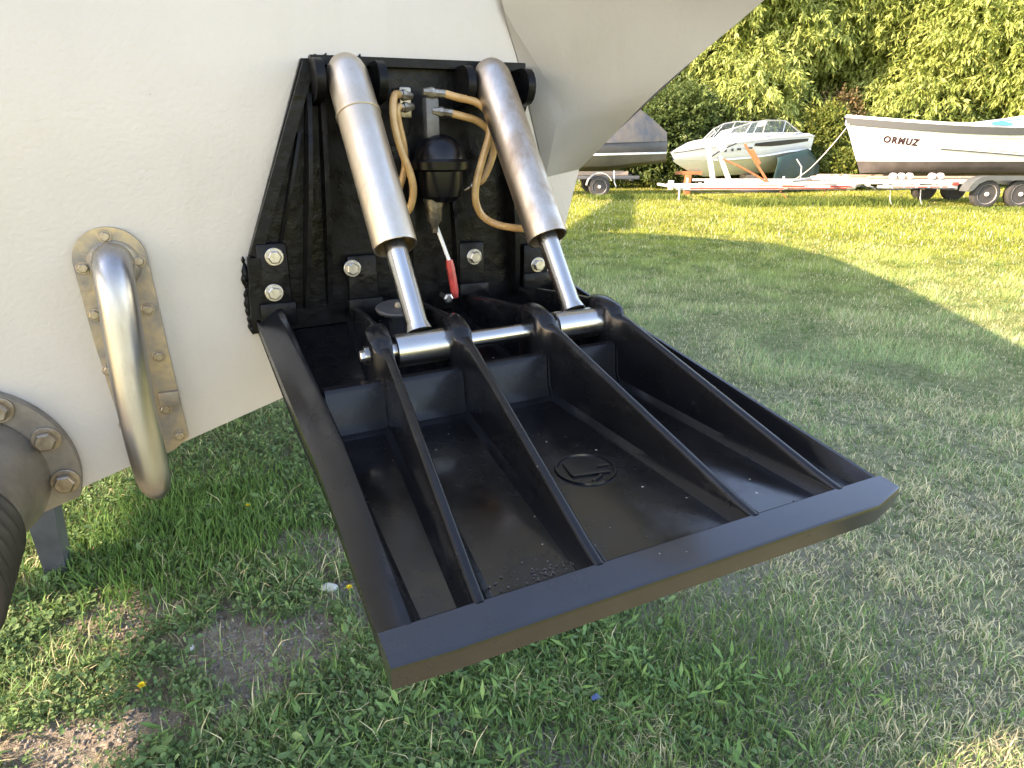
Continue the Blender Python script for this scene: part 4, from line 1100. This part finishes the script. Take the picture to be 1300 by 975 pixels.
def vnoise(x, y, s_):
    X = np.asarray(x) / s_ + 500; Y = np.asarray(y) / s_ + 500
    i = np.floor(X).astype(int); j = np.floor(Y).astype(int); fx = X - i; fy = Y - j
    fx = fx * fx * (3 - 2 * fx); fy = fy * fy * (3 - 2 * fy)
    g = lambda a, c_: _vg[a % 128, c_ % 128]
    return (g(i, j) * (1 - fx) + g(i + 1, j) * fx) * (1 - fy) + (g(i, j + 1) * (1 - fx) + g(i + 1, j + 1) * fx) * fy
def lerp(a, b, t): return np.array(a) + (np.array(b) - np.array(a)) * t[:, None]
def blades(x, y, ln, wd, lean, col, seg2=True):
    n = len(x); az = RNG.random(n) * 2 * np.pi
    D = np.stack([np.cos(az), np.sin(az), np.zeros(n)], 1); S = np.stack([-np.sin(az), np.cos(az), np.zeros(n)], 1)
    tw = RNG.normal(size=n) * .5; S = S * np.cos(tw)[:, None] + D * np.sin(tw)[:, None]
    P = np.stack([x, y, np.zeros(n)], 1)
    z = np.array([0, 0, 1.0])
    h1 = np.sqrt(np.clip(1 - (lean * .6) ** 2, .02, 1)); h2 = np.sqrt(np.clip(1 - lean ** 2, .01, 1))
    m1 = P + (D * (lean * .6)[:, None] + z * h1[:, None]) * (ln * .5)[:, None]
    tip = m1 + (D * lean[:, None] + z * (h2 - .25 * lean)[:, None]) * (ln * .5)[:, None]; tip[:, 2] = np.maximum(tip[:, 2], .004)
    w = (wd / 2)[:, None]
    if seg2:
        V = np.stack([P - S * w, P + S * w, m1 + S * w * .85, m1 - S * w * .85, tip], 1).reshape(-1, 3)
        i = np.arange(n)[:, None] * 5
        F = np.concatenate([i + [0, 1, 2], i + [0, 2, 3], i + [3, 2, 4]], 1).reshape(-1, 3); return V, F, np.repeat(col, 5, 0)
    V = np.stack([P - S * w, P + S * w, tip], 1).reshape(-1, 3)
    F = np.arange(n * 3).reshape(-1, 3); return V, F, np.repeat(col, 3, 0)
def stuff(name, parts, label, m='grass'):
    off = 0; Vs, Fs, Cs = [], [], []
    for V, F, C in parts:
        Vs.append(V); Fs.append(F + off); Cs.append(C); off += len(V)
    o = fast_mesh(name, np.concatenate(Vs), np.concatenate(Fs), M[m], None, np.concatenate(Cs))
    return tag(o, label, name.split('_')[-1], kind='stuff')

GR0, GR1, STR, FRE = (.10, .18, .07), (.36, .47, .23), (.80, .72, .46), (.17, .31, .08)
parts = []
# close up
x, y, r = scatter(185000, 1.0, 4.6, -.1)
wd_ = weedy(x, y); br = bare(x, y)
keep = RNG.random(len(x)) > np.clip(br * 1.05, 0, 1) * .90; x, y, r, wd_ = x[keep], y[keep], r[keep], wd_[keep]
keep = RNG.random(len(x)) > wd_ * .35; x, y, r, wd_ = x[keep], y[keep], r[keep], wd_[keep]
n = len(x); patch = np.clip(.5 + 1.6 * (vnoise(x, y, .35) * .5 + vnoise(x, y, .12) * .3 + vnoise(x, y, .9) * .2 - .5), 0, 1); clump = np.clip(.5 + 2.2 * (vnoise(x + 40, y, .16) - .5), 0, 1)
straw = RNG.random(n) < (.07 + .56 * patch) * (1 - wd_ * .65)
col = lerp(GR0, GR1, RNG.random(n)) * (.72 + .62 * clump[:, None]); col[straw] = lerp((.38, .36, .20), STR, RNG.random(straw.sum()))
fresh = (~straw) & (RNG.random(n) < .22 + .3 * wd_); col[fresh] = lerp(FRE, (.27, .40, .15), RNG.random(fresh.sum()))
ln = (.012 + .020 * RNG.random(n)) * (.7 + .8 * clump) * (1 + 1.1 * wd_ * RNG.random(n)); lean = np.clip(.35 + .55 * RNG.random(n) + .3 * straw, 0, .98)
parts.append(blades(x, y, ln * (1 + .7 * straw), (.0016 + .0020 * RNG.random(n)) * (1 + .25 * straw), lean, col))
# longer grass below and right of the tab corner
x = RNG.normal(.30, .42, 9000); y = RNG.normal(1.45, .22, 9000); k = (y > .9); x, y = x[k], y[k]; n = len(x)
col = lerp((.09, .18, .05), (.20, .32, .10), RNG.random(n))
parts.append(blades(x, y, .03 + .06 * RNG.random(n), .0016 + .0022 * RNG.random(n), np.clip(.2 + .7 * RNG.random(n), 0, .97), col))
# strip beyond the flange, tall grass
x = RNG.normal(-1.25, .25, 6000); y = RNG.normal(2.25, .25, 6000); n = len(x); col = lerp((.08, .18, .04), (.18, .32, .09), RNG.random(n))
parts.append(blades(x, y, .04 + .06 * RNG.random(n), .003 + .003 * RNG.random(n), np.clip(.25 + .6 * RNG.random(n), 0, .97), col))
stuff('meadow_grass', parts, 'short green grass with dry straw close to the tab')
# middle distance
parts = []
x, y, r = scatter(200000, 4.2, 12, -.3, -25, 48); n = len(x)
patch = np.clip(.5 + 1.8 * (vnoise(x, y, .5) * .5 + vnoise(x, y, .2) * .2 + vnoise(x, y, 1.7) * .3 - .5), 0, 1); clump = np.clip(.5 + 2.2 * (vnoise(x + 40, y, .3) - .5), 0, 1)
q_ = RNG.random(n); w_ = np.clip((r - 5) / 6.5, 0, 1)[:, None]; col = (lerp((.14, .23, .10), (.36, .46, .22), q_) * (1 - w_) + lerp((.15, .20, .03), (.34, .35, .07), q_) * w_) * (.65 + .6 * clump[:, None]); straw = RNG.random(n) < (.06 + .5 * patch) * (1 - .55 * w_[:, 0]); col[straw] = lerp((.34, .33, .16), STR, RNG.random(straw.sum()))
parts.append(blades(x, y, (.018 + .028 * RNG.random(n)) * (.7 + .9 * clump) * (1 + r * .04), (.003 + .003 * RNG.random(n)) * (r / 5), np.clip(.3 + .65 * RNG.random(n), 0, .97), col, False))
x, y, r = scatter(170000, 12, 32, .1, -12, 46); n = len(x)
col = lerp((.15, .20, .025), (.34, .345, .06), RNG.random(n)) * (.7 + .6 * vnoise(x, y, .8)[:, None]); straw = RNG.random(n) < .15; col[straw] = lerp((.28, .26, .12), STR, RNG.random(straw.sum()))
parts.append(blades(x, y, (.04 + .05 * RNG.random(n)), (.012 + .012 * RNG.random(n)), np.clip(.2 + .7 * RNG.random(n), 0, .97), col, False))
# tufts and flat weeds standing out of the lawn
nt_ = 1500; tx, ty, tr_ = scatter(nt_, 2.6, 15, .1, -20, 47); k = (weedy(tx, ty) < .4); tx, ty, tr_ = tx[k], ty[k], tr_[k]; per = 16
sp_ = .02 + .03 * RNG.random(len(tx)); x = np.repeat(tx, per) + RNG.normal(size=len(tx) * per) * np.repeat(sp_, per); y = np.repeat(ty, per) + RNG.normal(size=len(tx) * per) * np.repeat(sp_, per); n = len(x)
parts.append(blades(x, y, .03 + .045 * RNG.random(n), (.0025 + .002 * RNG.random(n)) * np.repeat(np.clip(tr_ / 4, 1, 4), per), np.clip(.3 + .6 * RNG.random(n), 0, .96), lerp((.07, .14, .05), (.17, .27, .09), np.clip(np.repeat(RNG.random(len(tx)), per) * .8 + .2 * RNG.random(n), 0, 1)), False))
stuff('lawn_grass', parts, 'sunlit yellow green lawn reaching back to the boats')
# tall weeds along the trailers
parts = []
for (xa, xb, yc, cnt, hgt) in ((5.5, 10.3, 17.7, 7000, .20), (2.2, 5.0, 20.0, 2200, .16), (10.2, 14, 16.2, 2200, .10), (7.5, 10.5, 18.4, 2500, .22)):
    x = xa + (xb - xa) * RNG.random(cnt); y = RNG.normal(yc, .35, cnt); n = cnt
    parts.append(blades(x, y, hgt * (.4 + .8 * RNG.random(n)), .012 + .014 * RNG.random(n), np.clip(.2 + .6 * RNG.random(n), 0, .95), lerp((.07, .12, .025), (.18, .22, .05), RNG.random(n))))
stuff('trailer_weeds', parts, 'taller weeds growing along the parked trailers')

# broad leaved weeds: rosettes of small folded leaves
def rosettes(x, y, per, l0, l1, asp, cols, lift):
    n = len(x); P = np.repeat(np.stack([x, y, np.zeros(n)], 1), per, 0); m = n * per
    base = np.repeat(RNG.random(n), per); az = RNG.random(m) * 2 * np.pi
    st = np.repeat(.6 + .7 * RNG.random(n), per)
    rad = RNG.random(m) * l1 * .9 * st; D = np.stack([np.cos(az), np.sin(az), np.zeros(m)], 1)
    P = P + D * rad[:, None]; P[:, 2] = .004 + lift * st * RNG.random(m)
    ln = (l0 + (l1 - l0) * RNG.random(m)) * st
    el = RNG.normal(.25, .4, m); dd = D * np.cos(el)[:, None] + np.array([0, 0, 1.0]) * np.sin(el)[:, None]
    nn = np.array([0, 0, 1.0]) + RNG.normal(size=(m, 3)) * .35
    cc = lerp(cols[0], cols[1], np.clip(base * .7 + .3 * RNG.random(m), 0, 1))
    V, F, C = (round_leaves if asp > .4 else leaf_quads)(P, dd, nn, ln, ln * asp, cc)
    V[:, 2] = np.maximum(V[:, 2], .003); return V, F, C
parts = []
def weed_pts(n, thr=.3):
    x, y, r = scatter(n, 1.0, 3.8, .3, -56, 30); k = (RNG.random(n) < weedy(x, y)) & (RNG.random(n) > bare(x, y) * .93); return x[k], y[k]
CW = ((.09, .17, .065), (.21, .32, .14))
x, y = weed_pts(15000); parts.append(rosettes(x, y, 10, .007, .015, .75, CW, .026))
x, y = weed_pts(5200); parts.append(rosettes(x, y, 9, .011, .022, .66, CW, .032))
x, y = weed_pts(420); parts.append(rosettes(x, y, 9, .018, .036, .45, CW, .04))
x, y = weed_pts(900); parts.append(rosettes(x, y, 10, .02, .05, .13, ((.10, .20, .05), (.22, .36, .12)), .05))
x = RNG.normal(.15, .38, 190); y = RNG.normal(1.38, .16, 190); k = y > .95
parts.append(rosettes(x[k], y[k], 9, .02, .05, .24, ((.09, .20, .06), (.20, .34, .12)), .05))
stuff('ground_weeds', parts, 'low broad leaved green weeds under and left of the tab')

# gravel on the bare soil
n = 6500; x, y, r = scatter(n * 6, 1.0, 3.2, .3, -56, 20); k = RNG.random(len(x)) < bare(x, y); x, y = x[k][:n], y[k][:n]; n = len(x)
s_ = .0015 + .006 * RNG.random(n) ** 3
oct_ = np.array([(1, 0, 0), (-1, 0, 0), (0, 1, 0), (0, -1, 0), (0, 0, .7), (0, 0, -.5)], float)
V = (oct_[None] * (1 + .3 * RNG.normal(size=(n, 6, 1)))) * s_[:, None, None]; a = RNG.random(n) * 6.28
Vx = V[..., 0] * np.cos(a)[:, None] - V[..., 1] * np.sin(a)[:, None]; Vy = V[..., 0] * np.sin(a)[:, None] + V[..., 1] * np.cos(a)[:, None]
V = np.stack([Vx + x[:, None], Vy + y[:, None], V[..., 2] + s_[:, None] * .3], 2).reshape(-1, 3)
Fo_ = np.array([(0, 2, 4), (2, 1, 4), (1, 3, 4), (3, 0, 4), (2, 0, 5), (1, 2, 5), (3, 1, 5), (0, 3, 5)])
F = (np.arange(n)[:, None, None] * 6 + Fo_[None]).reshape(-1, 3)
tag(fast_mesh('soil_gravel', V, F, M['stone']), 'fine gravel and crumbs on the bare soil patches', 'gravel', kind='stuff')
n2 = 900; x, y, r = scatter(9000, 1.0, 3.2, .3, -56, 20); k = RNG.random(len(x)) < bare(x, y); x, y = x[k][:n2], y[k][:n2]; n2 = len(x)
s_ = .004 + .010 * RNG.random(n2) ** 2
V = (oct_[None] * (1 + .35 * RNG.normal(size=(n2, 6, 1)))) * s_[:, None, None]
V = np.stack([V[..., 0] + x[:, None], V[..., 1] + y[:, None], V[..., 2] * .6 + .001], 2).reshape(-1, 3)
F = (np.arange(n2)[:, None, None] * 6 + Fo_[None]).reshape(-1, 3)
tag(fast_mesh('soil_clods', V, F, M['clod']), 'brown crumbs of earth on the bare soil patches', 'soil', kind='stuff')
# dead stalks lying on the soil and in the lawn
x, y, r = scatter(3200, 1.0, 4.0, .1); n = len(x)
V, F, C = blades(x, y, .04 + .07 * RNG.random(n), .0016 + .0012 * RNG.random(n), np.full(n, .965), lerp((.30, .26, .15), (.46, .40, .25), RNG.random(n)))
stuff('dry_straw', [(V, F, C)], 'loose dry stalks lying in the grass')

# pale stone, dandelions, scrap
def pebble(x, y, s_, m, label, cat='stone', name='pale_stone', seed=1):
    r = random.Random(seed); b = MB(); pr = []
    for i in range(7):
        a = math.pi * i / 6; pr.append((-math.cos(a) * s_ * .28, max(.0005, math.sin(a) * s_ * .5)))
    b.lathe((0, 0, s_ * .2), (0, 0, 1), pr, 12)
    b.v = [(v[0] * 1.25 * (1 + .12 * math.sin(v[1] * 300)), v[1] * (1 + .12 * math.sin(v[0] * 260)), v[2]) for v in b.v]
    o = b.build(name, m, None, 60); o.location = (x, y, .006); o.rotation_euler = (.25, .1, r.random() * 3); tag(o, label, cat); return o
pebble(-.612, 1.875, .052, M['shell'], 'largest pale stone beside the black left edge of the tab', seed=2)
pebble(-1.24, 2.41, .040, M['shell'], 'small pale stone on bare soil below the pickup pipe', seed=3)
pebble(-.95, 1.60, .022, M['shell'], 'tiny pale stone on the bare soil patch', seed=4)
def dandelion(x, y, lab):
    d = empty('dandelion', (x, y, 0), lab, 'flower', 'yellow flowers in the weeds')
    MB().tube([(0, 0, 0), (.004, .002, .03), (.006, .0, .05)], .0015, 5).build('stem', M['grass_stem'], d)
    V = MB()
    for i in range(22):
        a = i * 2.4; el = .25 + .9 * (i / 22); l = .013 * (1 - .3 * i / 22)
        D = Vector((math.cos(a) * math.cos(el), math.sin(a) * math.cos(el), math.sin(el))); S = Vector((-math.sin(a), math.cos(a), 0)) * .0022
        p = Vector((.006, 0, .05)); V.add([p - S * .5, p + S * .5, p + D * l + S, p + D * l - S], [(0, 1, 2, 3)])
    V.build('petals', M['petal'], d, None)
M['grass_stem'] = mat('flower_stem', (.08, .16, .04), .6)
dandelion(-.99, 1.41, 'yellow dandelion in the weeds at the lower left')
dandelion(-.535, 1.83, 'yellow dandelion touching the black left edge of the tab')
dandelion(-1.06, 2.36, 'yellow dandelion below the end of the pickup pipe')
b = MB(); b.add([(0, 0, .03), (.022, .004, .034), (.026, .014, .028), (.012, .018, .036), (-.002, .012, .03)], [(0, 1, 2, 3, 4)]); b.add([(0, 0, .028), (.022, .004, .032), (.026, .014, .026), (.012, .018, .034), (-.002, .012, .028)], [(4, 3, 2, 1, 0)])
o = b.build('plastic_scrap', M['scrap'], None, None); o.location = (.21, 1.37, .012); tag(o, 'small blue scrap lying in the grass before the tab', 'scrap')
